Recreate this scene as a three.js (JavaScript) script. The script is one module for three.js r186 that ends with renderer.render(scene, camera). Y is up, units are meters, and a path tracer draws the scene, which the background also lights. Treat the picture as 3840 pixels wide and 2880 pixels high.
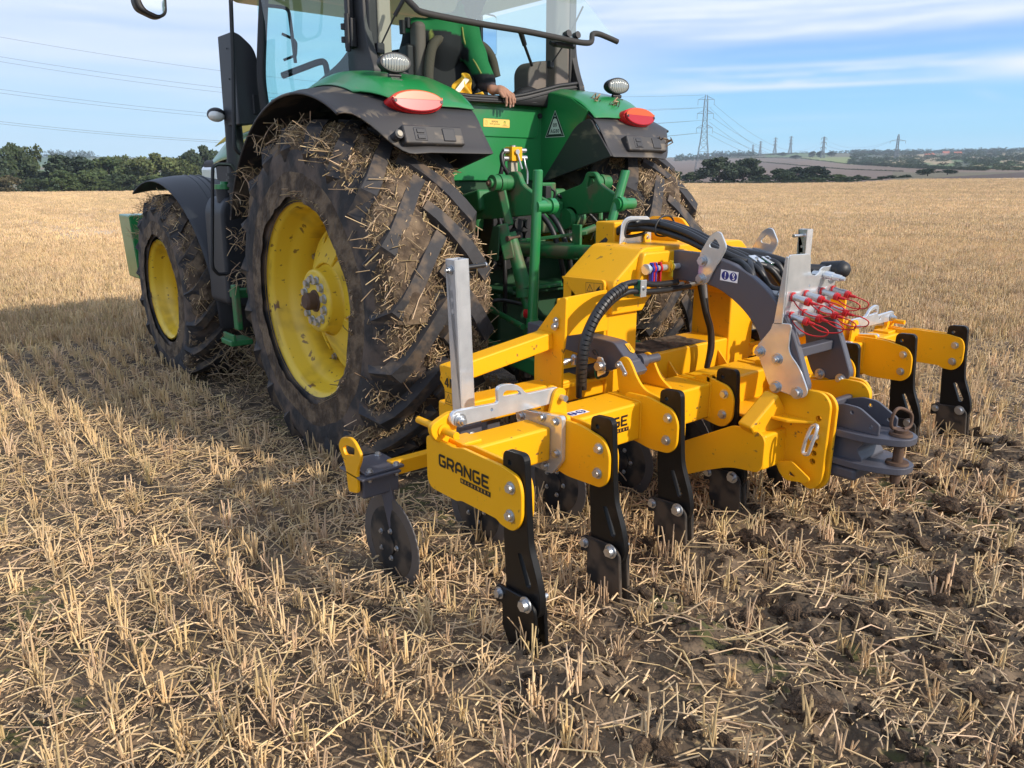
import * as THREE from 'three';
import { mergeGeometries } from 'three/addons/utils/BufferGeometryUtils.js';
import { RoundedBoxGeometry } from 'three/addons/geometries/RoundedBoxGeometry.js';
import { MarchingCubes } from 'three/addons/objects/MarchingCubes.js';

// ---------------------------------------------------------------- camera, sky, sun, exposure
const scene = new THREE.Scene();
const camera = new THREE.PerspectiveCamera(52.74, 4 / 3, 0.05, 6000);
const CAM = new THREE.Vector3(-3.292, 1.736, 4.344), YAW = 39.617 * Math.PI / 180, PITCH = 14.992 * Math.PI / 180;
camera.position.copy(CAM);
camera.lookAt(CAM.x + Math.sin(YAW) * Math.cos(PITCH), CAM.y - Math.sin(PITCH), CAM.z - Math.cos(YAW) * Math.cos(PITCH));
const renderer = new THREE.WebGLRenderer({ antialias: true });
renderer.toneMapping = THREE.LinearToneMapping;
renderer.toneMappingExposure = 1.2;
renderer.shadowMap.enabled = true;
const SUN_AZ = 20 * Math.PI / 180, SUN_EL = 29 * Math.PI / 180;
const sunDir = new THREE.Vector3(Math.sin(SUN_AZ) * Math.cos(SUN_EL), Math.sin(SUN_EL), Math.cos(SUN_AZ) * Math.cos(SUN_EL));
const sun = new THREE.DirectionalLight(new THREE.Color(1, 0.89, 0.76), 3.75);
sun.position.copy(sunDir).multiplyScalar(60); sun.target.position.set(0, 0, 0);
sun.castShadow = true; sun.shadow.radius = 3; sun.shadow.mapSize.set(2048, 2048);
Object.assign(sun.shadow.camera, { left: -15, right: 15, top: 15, bottom: -15, near: 1, far: 150 });
scene.add(sun, sun.target);

// ---------------------------------------------------------------- random numbers, noise
let seed = 7;
const rnd = () => { seed = (seed * 1664525 + 1013904223) >>> 0; return seed / 4294967296; };
const rr = (a, b) => a + (b - a) * rnd();
const clamp = (x, a = 0, b = 1) => Math.min(b, Math.max(a, x));
const ss = (a, b, x) => { const t = clamp((x - a) / (b - a)); return t * t * (3 - 2 * t); };
const lerp = (a, b, t) => a + (b - a) * t;
const hash = (x, y, s = 0) => { let h = Math.imul(x | 0, 374761393) ^ Math.imul(y | 0, 668265263) ^ Math.imul(s | 0, 2147483647 ^ 0x5bd1e995); h = Math.imul(h ^ (h >>> 13), 1274126177); h ^= h >>> 16; return (h >>> 0) / 4294967296; };
function vn(x, y, per = 0, s = 0) {           // value noise, tiles with period per when it is given
  const xi = Math.floor(x), yi = Math.floor(y), fx = x - xi, fy = y - yi, u = fx * fx * (3 - 2 * fx), v = fy * fy * (3 - 2 * fy);
  const m = (a) => per ? ((a % per) + per) % per : a;
  return lerp(lerp(hash(m(xi), m(yi), s), hash(m(xi + 1), m(yi), s), u), lerp(hash(m(xi), m(yi + 1), s), hash(m(xi + 1), m(yi + 1), s), u), v);
}
function fbm(x, y, o = 4, per = 0, s = 0) { let a = 0, w = 0.5, t = 0; for (let i = 0; i < o; i++) { a += w * vn(x, y, per, s + i); t += w; x *= 2; y *= 2; per *= 2; w *= 0.5; } return a / t; }
const piece = (t, x) => { for (let i = 1; i < t.length; i++) if (x < t[i][0] || i === t.length - 1) { const k = clamp((x - t[i - 1][0]) / (t[i][0] - t[i - 1][0])); return lerp(t[i - 1][1], t[i][1], k); } };

// ---------------------------------------------------------------- the sky: air and high cirrus
{
  const W = 2048, Hh = 1024, data = new Float32Array(W * Hh * 4), D = Math.PI / 180;
  const blue = [[-5, [.47, .68, .80]], [0.5, [.44, .70, .86]], [3, [.33, .645, .88]], [6, [.26, .555, .88]], [9, [.22, .44, .88]], [30, [.17, .34, .74]], [90, [.11, .24, .58]]];
  const col = (e) => [0, 1, 2].map((c) => piece(blue.map(([a, v]) => [a, v[c]]), e));
  for (let j = 0; j < Hh; j++) for (let i = 0; i < W; i++) {
    const lat = ((j + .5) / Hh - .5) * Math.PI, lon = ((i + .5) / W - .5) * 2 * Math.PI;
    const d = [Math.cos(lat) * Math.cos(lon), Math.sin(lat), Math.cos(lat) * Math.sin(lon)];
    const e = lat / D; let b = Math.atan2(d[0], -d[2]) / D;                     // elevation and bearing in degrees
    const ae = Math.max(e, 0), sp = 1 / (0.35 + ae / 18);                          // clouds flatten towards the horizon
    const tilt = e - (b - 60) * 0.012;
    const n1 = fbm(b * 0.075 * 1.0 + 40, tilt * 1.15 + 9, 5, 0, 3), n2 = fbm(b * 0.22 + 11, tilt * 2.6 + 3, 4, 0, 8), n3 = fbm(b * 0.02 + 4, ae * .05, 3, 0, 5);
    // thin veil, thicker to the left and upwards
    const left = 1 - ss(38, 56, b);
    let c = left * (0.38 + 0.30 * ss(2, 9, e)) * (0.65 + 0.7 * n1) + 0.1 * n1;
    // long cirrus streaks of the right half
    const n4 = fbm(b * .16 + 70, tilt * 5.5 + 2 * n1, 4, 0, 28);
    const G = (x, w) => Math.exp(-x * x / (w * w)), R = 1 - left, wob = .10 * (n2 - .5);
    const lineA = G(tilt - 5.72 + wob, .13) * (.55 + .7 * n1) * ss(44, 50, b), wisp = ss(5.65, 5.95, tilt) * (1 - ss(6.6, 7.35, tilt)) * (.12 + 1.5 * Math.max(0, n4 - .33));
    const lineB = G(tilt - 7.0 + wob, .16) * (.3 + .6 * n4) * ss(46, 52, b) * (1 - ss(66, 71, b)), bulge = G((b - 72.5) / 4.5, 1) * G((e - 6.35) / .75, 1) * (.45 + 1.1 * n2);
    const high = ss(8.0, 9.3, tilt + .5 * (n1 - .5)) * (.50 + .9 * (n4 - .38) + .35 * n1) + G(tilt - 7.75, .18) * .35 * n4;
    c = Math.max(c, R * Math.max(lineA, wisp, lineB, bulge), high * (R + left * .75));
    c += .20 * Math.max(0, n4 - .5) * ss(2.5, 4, e) * (1 - left * .4) + .25 * G((b - 69.7) / .9, 1) * G((e - 4.75 + .25 * (b - 69.7)) / .22, 1) * (n2 + .2);
    c += R * .16 * G((b - 59) / 4, 1) * G((tilt - 3.75) / .16, 1) * n1 * 2 + R * .12 * G((b - 57) / 3, 1) * G((tilt - 3.0) / .12, 1);
    if (e > 11) c = lerp(c, 0.55 + 0.7 * (fbm(b * .04, e * .09, 5, 0, 3) - .4), ss(11, 18, e));
    c = clamp(c);
    const base = col(e), white = [.72, .79, .91], k = (j * W + i) * 4;
    const cosS = d[0] * sunDir.x + d[1] * sunDir.y + d[2] * sunDir.z, glow = 0.9 * Math.pow(Math.max(0, cosS), 10);
    for (let q = 0; q < 3; q++) data[k + q] = (lerp(base[q], white[q], c) + glow * [.9, .8, .62][q] * (.4 + c * .6)) * 1.02;
    data[k + 3] = 1;
  }
  const t = new THREE.DataTexture(data, W, Hh, THREE.RGBAFormat, THREE.FloatType);
  t.mapping = THREE.EquirectangularReflectionMapping; t.magFilter = t.minFilter = THREE.LinearFilter; t.wrapS = THREE.RepeatWrapping; t.needsUpdate = true;
  scene.background = t; scene.environment = t;
  scene.backgroundIntensity = 1; scene.environmentIntensity = 1;
}
scene.fog = new THREE.FogExp2(new THREE.Color(0.62, 0.74, 0.86), 0.00024);

// ---------------------------------------------------------------- geometry helpers
const V = (x, y, z) => new THREE.Vector3(x, y, z);
function boxUV(g) {                                                     // uv in metres from the dominant side of each face
  if (g.index) g = g.toNonIndexed();
  const p = g.attributes.position, n = g.attributes.normal, uv = new Float32Array(p.count * 2);
  for (let i = 0; i < p.count; i += 3) {
    let nx = 0, ny = 0, nz = 0; for (let k = 0; k < 3; k++) { nx += Math.abs(n.getX(i + k)); ny += Math.abs(n.getY(i + k)); nz += Math.abs(n.getZ(i + k)); }
    for (let k = i; k < i + 3; k++) { const x = p.getX(k), y = p.getY(k), z = p.getZ(k); let a, b; if (nx >= ny && nx >= nz) { a = z; b = y; } else if (ny >= nz) { a = x; b = z; } else { a = x; b = y; } uv[2 * k] = a; uv[2 * k + 1] = b; }
  }
  g.setAttribute('uv', new THREE.BufferAttribute(uv, 2)); return g;
}
const clean = (g) => { g = g.index ? g.toNonIndexed() : g; for (const k of Object.keys(g.attributes)) if (!['position', 'normal', 'uv', 'color'].includes(k)) g.deleteAttribute(k); return g; };
function join(list, keepUV = false) { list = [].concat(list).map(clean); const g = list.length > 1 ? mergeGeometries(list) : list[0]; return keepUV ? g : boxUV(g); }
const count = {};
function numbered(n) { const k = count[n] = (count[n] ?? -1) + 1; return k ? n + '_' + String(k).padStart(3, '0') : n; }
function mesh(name, geos, mat, parent = scene, keepUV = false) {
  const m = new THREE.Mesh(join(geos, keepUV), mat); m.name = numbered(name); m.castShadow = m.receiveShadow = true; parent.add(m); return m;
}
function group(name, parent = scene, pos) { const g = new THREE.Group(); g.name = numbered(name); if (pos) g.position.set(...pos); parent.add(g); return g; }
function tag(o, label, category, grp, kind) { if (label) o.userData.label = label; if (category) o.userData.category = category; if (grp) o.userData.group = grp; if (kind) o.userData.kind = kind; return o; }
function poly(pts, r = 0.012) {
  const s = new THREE.Shape(), n = pts.length;
  for (let i = 0; i < n; i++) {
    const p = pts[i], a = pts[(i + n - 1) % n], b = pts[(i + 1) % n], rad = p[2] ?? r;
    const la = Math.hypot(a[0] - p[0], a[1] - p[1]), lb = Math.hypot(b[0] - p[0], b[1] - p[1]), k = Math.min(rad, la * .49, lb * .49);
    const A = [p[0] + (a[0] - p[0]) * k / la, p[1] + (a[1] - p[1]) * k / la], B = [p[0] + (b[0] - p[0]) * k / lb, p[1] + (b[1] - p[1]) * k / lb];
    i ? s.lineTo(...A) : s.moveTo(...A); s.quadraticCurveTo(p[0], p[1], ...B);
  }
  s.closePath(); return s;
}
const circ = (x, y, r) => { const p = new THREE.Path(); p.absarc(x, y, r, 0, Math.PI * 2, true); return p; };
function ext(shape, t, o = {}) {
  if (o.holes) for (const h of o.holes) shape.holes.push(h instanceof THREE.Path ? h : Array.isArray(h[0]) ? new THREE.Path(poly(h, o.hr ?? .01).getPoints(5)) : circ(...h));
  const b = Math.min(o.bev ?? .002, t * .3);
  const g = new THREE.ExtrudeGeometry(shape, { depth: t - 2 * b, bevelEnabled: true, bevelThickness: b, bevelSize: b, bevelOffset: -b, bevelSegments: o.bs ?? 1, curveSegments: o.cs ?? 6 });
  return g.translate(0, 0, b);
}
const MX = new THREE.Matrix4().makeBasis(V(0, 0, 1), V(0, 1, 0), V(-1, 0, 0)), MY = new THREE.Matrix4().makeRotationX(-Math.PI / 2);
// plates lying in a plane x = const (points [z, y]), y = const (points [x, z]) or z = const (points [x, y])
const plateX = (pts, x0, t, o = {}) => ext(pts instanceof THREE.Shape ? pts : poly(pts, o.r), t, o).applyMatrix4(MX).translate(x0 + t, 0, 0);
const plateY = (pts, y0, t, o = {}) => ext(poly(pts.map((p) => [p[0], -p[1], p[2]]), o.r), t, { ...o, holes: o.holes && o.holes.map((h) => Array.isArray(h[0]) ? h.map((p) => [p[0], -p[1]]) : [h[0], -h[1], h[2]]) }).applyMatrix4(MY).translate(0, y0, 0);
const plateZ = (pts, z0, t, o = {}) => ext(pts instanceof THREE.Shape ? pts : poly(pts, o.r), t, o).translate(0, 0, z0);
function bx(x0, x1, y0, y1, z0, z1, r = .006, seg = 2) { return new RoundedBoxGeometry(x1 - x0, y1 - y0, z1 - z0, seg, Math.min(r, (x1 - x0) / 2.1, (y1 - y0) / 2.1, (z1 - z0) / 2.1)).translate((x0 + x1) / 2, (y0 + y1) / 2, (z0 + z1) / 2); }
function cyl(a, b, r0, r1 = r0, seg = 16, open = false) {
  a = V(...a); b = V(...b); const d = b.clone().sub(a), g = new THREE.CylinderGeometry(r1, r0, d.length(), seg, 1, open);
  g.applyQuaternion(new THREE.Quaternion().setFromUnitVectors(V(0, 1, 0), d.clone().normalize())); return g.translate((a.x + b.x) / 2, (a.y + b.y) / 2, (a.z + b.z) / 2);
}
function tube(pts, r, n = 24, seg = 8, closed = false, tension = .5) { return new THREE.TubeGeometry(new THREE.CatmullRomCurve3(pts.map((p) => V(...p)), closed, 'catmullrom', tension), n, r, seg, closed); }
function beam(a, b, w, h, r = .004, up = [0, 1, 0]) {                       // rectangular bar from a to b, w wide, h high
  a = V(...a); b = V(...b); const d = b.clone().sub(a), L = d.length(), z = d.clone().normalize(), x = V(...up).cross(z).normalize(), y = z.clone().cross(x);
  const g = new RoundedBoxGeometry(w, h, L, 2, Math.min(r, w / 2.1, h / 2.1)); g.applyMatrix4(new THREE.Matrix4().makeBasis(x, y, z)); return g.translate((a.x + b.x) / 2, (a.y + b.y) / 2, (a.z + b.z) / 2);
}
const lathe = (pts, seg = 48) => new THREE.LatheGeometry(pts.map((p) => new THREE.Vector2(...p)), seg);
function grid(fn, nu, nv, flip = false) {                                  // surface from fn(u, v) -> [x, y, z]
  const pos = [], uv = [], idx = [];
  for (let j = 0; j <= nv; j++) for (let i = 0; i <= nu; i++) { pos.push(...fn(i / nu, j / nv)); uv.push(i / nu, j / nv); }
  for (let j = 0; j < nv; j++) for (let i = 0; i < nu; i++) { const a = j * (nu + 1) + i, b = a + 1, c = a + nu + 1, d = c + 1; flip ? idx.push(a, c, b, b, c, d) : idx.push(a, b, c, b, d, c); }
  const g = new THREE.BufferGeometry(); g.setAttribute('position', new THREE.Float32BufferAttribute(pos, 3)); g.setAttribute('uv', new THREE.Float32BufferAttribute(uv, 2)); g.setIndex(idx); g.computeVertexNormals(); return g;
}
function shell(fn, nu, nv, t) {                                              // the same with thickness t (grown against the normal) and closed edges
  const top = grid(fn, nu, nv), P = top.attributes.position, N = top.attributes.normal, W = nu + 1, pos = [], uv = [], idx = [];
  for (let i = 0; i < P.count; i++) { pos.push(P.getX(i), P.getY(i), P.getZ(i)); uv.push(0, 0); }
  for (let i = 0; i < P.count; i++) { pos.push(P.getX(i) - N.getX(i) * t, P.getY(i) - N.getY(i) * t, P.getZ(i) - N.getZ(i) * t); uv.push(0, 0); }
  const M = P.count; for (let k = 0; k < top.index.count; k += 3) { const a = top.index.getX(k), b = top.index.getX(k + 1), c = top.index.getX(k + 2); idx.push(a, b, c, a + M, c + M, b + M); }
  const e = []; for (let i = 0; i < nu; i++) e.push([i + 1, i], [nv * W + i, nv * W + i + 1]); for (let j = 0; j < nv; j++) e.push([j * W, (j + 1) * W], [(j + 1) * W + nu, j * W + nu]);
  const g = new THREE.BufferGeometry(); g.setAttribute('position', new THREE.Float32BufferAttribute(pos, 3)); g.setAttribute('uv', new THREE.Float32BufferAttribute(uv, 2));
  for (const [a, b] of e) idx.push(a, b, b + M, a, b + M, a + M); g.setIndex(idx);
  g.computeVertexNormals(); return g;
}

// ---------------------------------------------------------------- materials
function texture(n, fn, srgb = true, rx = 1, ry = 1) {
  const d = new Uint8Array(n * n * 4);
  for (let j = 0; j < n; j++) for (let i = 0; i < n; i++) { const c = fn(i / n, j / n), k = (j * n + i) * 4; if (typeof c === 'number') d[k] = d[k + 1] = d[k + 2] = clamp(c) * 255; else for (let q = 0; q < 3; q++) d[k + q] = clamp(c[q]) * 255; d[k + 3] = 255; }
  const t = new THREE.DataTexture(d, n, n); t.magFilter = t.minFilter = THREE.LinearFilter; t.wrapS = t.wrapT = THREE.RepeatWrapping; if (srgb) t.colorSpace = THREE.SRGBColorSpace; t.repeat.set(rx, ry); t.needsUpdate = true; return t;
}
const toS = (c) => c <= .0031308 ? c * 12.92 : 1.055 * Math.pow(c, 1 / 2.4) - .055;
const mixc = (a, b, t) => [0, 1, 2].map((i) => toS(lerp(a[i], b[i], clamp(t))));   // two linear colours mixed, for an sRGB map
const lin = (r, g, b) => new THREE.Color().setRGB(r, g, b);
const std = (c, rough = .6, metal = 0, o = {}) => new THREE.MeshStandardMaterial({ color: Array.isArray(c) ? lin(...c) : c, roughness: rough, metalness: metal, ...o });
const W1 = lin(1, 1, 1);
const speck = (u, v, k, s, t) => ss(t, t + .08, fbm(u * k, v * k, 3, k, s));
const M = {};
{
  const dirt = [.12, .075, .04];
  const yl = [.88, .42, .004];
  M.yellow = new THREE.MeshPhysicalMaterial({ color: W1, map: texture(512, (u, v) => mixc(yl, dirt, .9 * speck(u, v, 40, 3, .755) * ss(.42, .62, fbm(u * 5, v * 5, 3, 5, 9)) + .26 * fbm(u * 9, v * 9, 4, 9, 1) * ss(.5, .8, fbm(u * 3, v * 3, 3, 3, 5)))), roughness: .45, clearcoat: .08, clearcoatRoughness: .3, specularIntensity: .6, bumpMap: texture(256, (u, v) => fbm(u * 50, v * 50, 3, 50, 5), false), bumpScale: .0006 });
  M.yellowDirty = new THREE.MeshPhysicalMaterial({ color: W1, map: texture(512, (u, v) => mixc(yl, dirt, 1.1 * ss(.38, .62, fbm(u * 5, v * 5, 5, 5, 19)))), roughness: .6 });
  M.yellowStreak = new THREE.MeshPhysicalMaterial({ color: W1, map: texture(512, (u, v) => mixc(yl, dirt, .9 * ss(.56, .7, fbm(u * 60, v * 6, 4, 0, 4)))), roughness: .5 });
  M.rim = new THREE.MeshPhysicalMaterial({ color: W1, map: texture(512, (u, v) => mixc([.78, .53, .03], [.13, .055, .02], .8 * speck(u, v, 30, 5, .74) + .35 * ss(.5, .75, fbm(u * 6, v * 6, 4, 6, 2)))), roughness: .42, clearcoat: .2, clearcoatRoughness: .4 });
  M.green = new THREE.MeshPhysicalMaterial({ color: W1, map: texture(512, (u, v) => mixc([.012, .205, .052], [.16, .13, .08], .30 * ss(.52, .78, fbm(u * 5, v * 5, 5, 5, 11)) + .5 * speck(u, v, 40, 2, .83))), roughness: .34, clearcoat: .5, clearcoatRoughness: .2 });
  M.greenOld = std([.02, .12, .035], .55, 0, { color: W1, map: texture(512, (u, v) => mixc([.016, .155, .042], [.14, .10, .06], .75 * ss(.5, .72, fbm(u * 9, v * 9, 5, 9, 31)))) });
  M.greenDark = std([.008, .055, .018], .6);
  M.grey = new THREE.MeshPhysicalMaterial({ color: W1, map: texture(256, (u, v) => mixc([.078, .078, .094], [.12, .09, .06], .35 * ss(.55, .8, fbm(u * 8, v * 8, 4, 8, 6)))), roughness: .42, clearcoat: .15, clearcoatRoughness: .4 });
  M.black = new THREE.MeshPhysicalMaterial({ color: W1, map: texture(256, (u, v) => mixc([.005, .005, .0055], [.06, .045, .035], .22 * ss(.6, .8, fbm(u * 14, v * 14, 4, 14, 6)))), roughness: .42, clearcoat: .1, clearcoatRoughness: .3, specularIntensity: .5 });
  M.soiled = std([.06, .045, .035], .8, 0, { color: W1, map: texture(256, (u, v) => mixc([.010, .0095, .0095], [.085, .062, .042], ss(.46, .7, fbm(u * 10, v * 10, 4, 10, 16)))) });
  M.plastic = std([.022, .023, .027], .55, 0, { color: W1, map: texture(512, (u, v) => mixc([.022, .023, .028], [.16, .13, .095], .75 * ss(.56, .74, fbm(u * 7, v * 11, 5, 0, 26)) + .25 * fbm(u * 2, v * 2, 3, 2, 7) * .5)) });
  M.plasticClean = std([.022, .023, .028], .5);
  M.trim = std([.014, .014, .016], .5); M.seatBlack = std([.010, .010, .012], .75);
  M.zinc = std([.62, .64, .66], .3, .6, { color: W1, map: texture(256, (u, v) => mixc([.60, .62, .62], [.78, .79, .78], fbm(u * 20, v * 20, 4, 20, 1))), roughnessMap: texture(256, (u, v) => .38 + .25 * fbm(u * 12, v * 12, 4, 12, 8), false) });
  M.galv = std([.6, .62, .64], .42, .55, { color: W1, map: texture(256, (u, v) => { const q = Math.floor(fbm(u * 22, v * 22, 2, 22, 3) * 7) / 7; return mixc([.56, .58, .60], [.78, .80, .82], q + .2 * fbm(u * 40, v * 5, 2, 0, 4)); }), roughnessMap: texture(256, (u, v) => .3 + .3 * fbm(u * 14, v * 14, 3, 14, 12), false) });
  M.bolt = std([.52, .54, .56], .36, .85);
  M.steel = std([.35, .34, .33], .38, .8); M.disc = std([.13, .12, .115], .5, .45);
  M.rust = std([.12, .07, .045], .75, .3);
  M.hose = std([.014, .014, .015], .45);
  M.rubberFrame = std([.03, .028, .026], .75);
  M.red = std([.55, .015, .02], .4);
  M.redPaint = std([.6, .01, .01], .45);
  M.blue = std([.02, .03, .32], .45);
  M.yellowClip = std([.75, .55, .02], .45);
  M.greenClip = std([.01, .14, .07], .45);
  M.fabricSeat = std([.10, .085, .062], .9, 0, { bumpMap: texture(128, (u, v) => (Math.sin(u * 200) * Math.sin(v * 200) + 1) / 2, false), bumpScale: .002 });
  M.beige = std([.42, .38, .30], .7);
  M.brownGrey = std([.17, .14, .12], .7);
  M.bagYellow = std([.72, .42, .02], .75);
  M.tyre = std(W1, .82, 0, { map: texture(1024, (u, v) => { const a = fbm(u * 10, v * 10, 5, 10, 3), b = fbm(u * 3, v * 3, 4, 3, 13); return mixc([.026, .024, .024], [.115, .083, .062], .95 * ss(.40, .62, a * .55 + b * .45)); }), bumpMap: texture(512, (u, v) => fbm(u * 24, v * 24, 4, 24, 5), false), bumpScale: .006 });
  M.lug = std(W1, .75, 0, { map: texture(512, (u, v) => mixc([.030, .029, .031], [.11, .08, .055], ss(.48, .72, fbm(u * 12, v * 12, 5, 12, 23)))), bumpMap: texture(256, (u, v) => fbm(u * 30, v * 30, 4, 30, 6), false), bumpScale: .004 });
  M.mud = std(W1, .95, 0, { map: texture(512, (u, v) => mixc([.060, .040, .025], [.20, .14, .085], ss(.3, .75, fbm(u * 16, v * 16, 5, 16, 41)) * .8)), bumpMap: texture(512, (u, v) => fbm(u * 40, v * 40, 4, 40, 43), false), bumpScale: .012 });
  M.straw = std([.70, .515, .305], .6, 0, { side: THREE.DoubleSide });
  M.strawDull = std([.34, .245, .14], .75, 0, { side: THREE.DoubleSide });
  M.lens = new THREE.MeshPhysicalMaterial({ color: lin(.8, .8, .75), roughness: .15, metalness: .1, clearcoat: 1, clearcoatRoughness: .05 });
  M.reflector = std([.40, .42, .39], .18, .3, { bumpMap: texture(64, (u) => (Math.sin(u * Math.PI * 2 * 4) + 1) / 2, false, 16, 16), bumpScale: .006 });
  M.amber = new THREE.MeshPhysicalMaterial({ color: lin(.62, .085, .003), roughness: .3, clearcoat: .25, clearcoatRoughness: .1 });
  M.redLens = new THREE.MeshPhysicalMaterial({ color: lin(.42, .005, .014), roughness: .3, clearcoat: .25, clearcoatRoughness: .1 });
  M.glass = new THREE.MeshPhysicalMaterial({ color: lin(.66, .90, .90), roughness: .02, transmission: 1, thickness: 0, ior: 1.5, side: THREE.DoubleSide });
  M.glassDusty = new THREE.MeshPhysicalMaterial({ color: lin(.74, .86, .86), roughness: .08, transmission: .78, thickness: 0, ior: 1.5, side: THREE.DoubleSide });
  M.mirror = std([.85, .86, .88], .03, 1);
}
function decal(w, h, draw, res = 512) {                              // flat print: a canvas of w x h metres, clear where nothing is drawn
  const c = document.createElement('canvas'); c.width = res; c.height = Math.round(res * h / w); const g = c.getContext('2d'); g.clearRect(0, 0, c.width, c.height); draw(g, c.width, c.height);
  const t = new THREE.CanvasTexture(c); t.colorSpace = THREE.SRGBColorSpace; return new THREE.MeshStandardMaterial({ map: t, transparent: true, roughness: .5 });
}
// a printed sticker: centre, outward normal, right-hand direction
function sticker(name, parent, mat, w, h, c, normal, right) {
  const n = V(...normal).normalize(), x = V(...right).normalize(), y = n.clone().cross(x), g = new THREE.PlaneGeometry(w, h).applyMatrix4(new THREE.Matrix4().makeBasis(x, y, n)).translate(c[0] + n.x * .0015, c[1] + n.y * .0015, c[2] + n.z * .0015);
  return mesh(name, g, mat, parent, true);
}
const hex = (r, h) => new THREE.CylinderGeometry(r * .92, r, h, 6).translate(0, h / 2, 0);
const boltGeo = join([new THREE.CylinderGeometry(1.35, 1.35, .22, 20).translate(0, .11, 0), hex(1, .85).translate(0, .22, 0)]);
const nutGeo = join([new THREE.CylinderGeometry(1.35, 1.35, .22, 20).translate(0, .11, 0), hex(1, .8).translate(0, .22, 0), new THREE.CylinderGeometry(.55, .6, .7, 12).translate(0, 1.3, 0)]);
function bolt(parent, p, axis, r = .016, nut = false, mat = M.bolt, name = 'bolt') {
  const m = new THREE.Mesh(nut ? nutGeo : boltGeo, mat); m.name = numbered(name); m.castShadow = m.receiveShadow = true; m.scale.setScalar(r);
  m.quaternion.setFromUnitVectors(V(0, 1, 0), V(...axis).normalize()); m.rotateY(rnd() * 3); m.position.set(...p); parent.add(m); return m;
}
// ---------------------------------------------------------------- the lie of the land
const RAD = Math.PI / 180;
const dEdge = (b) => piece([[-60, 170], [40, 170], [52, 158], [62, 165], [72, 195], [120, 200]], b);
const eEdge = (b) => piece([[-60, -1.0], [20, -1.0], [52, -.55], [58, -.53], [62.7, -.46], [66.3, -.20], [72.2, -.1], [120, 0]], b);
const eSky = (b) => piece([[-60, 1.2], [7, 1.15], [14, 1.2], [20, 1.05], [40, 1.2], [51.5, 1.30], [54.6, 1.42], [58.6, 1.55], [62, 1.5], [67, 1.42], [72, 1.45], [120, 1.4]], b);
const hEdge = (b) => CAM.y + dEdge(b) * Math.tan(eEdge(b) * RAD);
const legX = [-1.75, -1.25, -.75, -.25, .25, .75, 1.25, 1.75], legZ = [2.449, 2.365, 2.285, 2.212, 2.212, 2.285, 2.365, 2.449];
function worked(x, z) {                                   // 0..1: soil lifted behind the legs
  let w = 0; for (let i = 0; i < 8; i++) { const d = Math.abs(x - legX[i] - .05 * (vn(z * 2.2, i * 7, 0, 4) - .5)); w = Math.max(w, Math.exp(-d * d / .03) * ss(legZ[i] - .15, legZ[i] + .25, z)); } return w;
}
function ground(x, z) {
  const dx = x - CAM.x, dz = z - CAM.z, d = Math.hypot(dx, dz), b = Math.atan2(dx, -dz) / RAD, dE = dEdge(b);
  let h = .08 + (hEdge(b) - .08) * Math.pow(Math.min(d, dE) / dE, 1.35);
  const near = 1 - ss(12, 40, d);
  if (near > 0) {
    h += near * (.045 * (fbm(x * 1.3, z * 1.3, 3, 0, 2) - .5) + .03 * (fbm(x * 7, z * 7, 4, 0, 7) - .5));
    const pan = ss(1.9, 2.5, z) * (1 - ss(1.9, 2.2, Math.abs(x)));      // the strip that the cultivator has lifted
    const w = worked(x, z);
    h += near * (pan * (.035 + .05 * (fbm(x * 4, z * 4, 4, 0, 17) - .4)) + w * (.055 + .12 * (fbm(x * 8, z * 8, 4, 0, 27) - .45)));
    for (const wx of [-.98, .98]) h -= .055 * (1 - ss(.28, .42, Math.abs(x - wx))) * (1 - ss(.2, 2.2, Math.abs(z < 0 ? 0 : z))) * (z > -3.2 ? 1 : 0);
  }
  return h;
}
function polarMesh(name, bs, ds, hFn, mat, colFn, uvScale = 1) {
  const pos = [], uv = [], col = [], idx = [], nb = bs.length, nd = ds(bs[0]).length;
  for (const b of bs) { const D = ds(b); for (const d of D) { const x = CAM.x + d * Math.sin(b * RAD), z = CAM.z - d * Math.cos(b * RAD); pos.push(x, hFn(x, z, b, d), z); uv.push(x * uvScale, z * uvScale); if (colFn) col.push(...colFn(b, d, x, z)); } }
  for (let i = 0; i < nb - 1; i++) for (let j = 0; j < nd - 1; j++) { const a = i * nd + j, c = a + nd; idx.push(a, a + 1, c, c, a + 1, c + 1); }
  const g = new THREE.BufferGeometry(); g.setAttribute('position', new THREE.Float32BufferAttribute(pos, 3)); g.setAttribute('uv', new THREE.Float32BufferAttribute(uv, 2)); if (colFn) g.setAttribute('color', new THREE.Float32BufferAttribute(col, 3));
  g.setIndex(idx); g.computeVertexNormals();
  const m = new THREE.Mesh(g, mat); m.name = numbered(name); m.receiveShadow = m.castShadow = true; tag(m, null, null, null, 'structure'); scene.add(m); return m;
}
const bearings = []; for (let b = -180; b <= 180;) { bearings.push(b); b += b > -4 && b < 84 ? .3 : 4; } if (bearings.at(-1) < 180) bearings.push(180);
const geo = (a, b, n) => Array.from({ length: n + 1 }, (_, i) => a * Math.pow(b / a, i / n));
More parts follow.
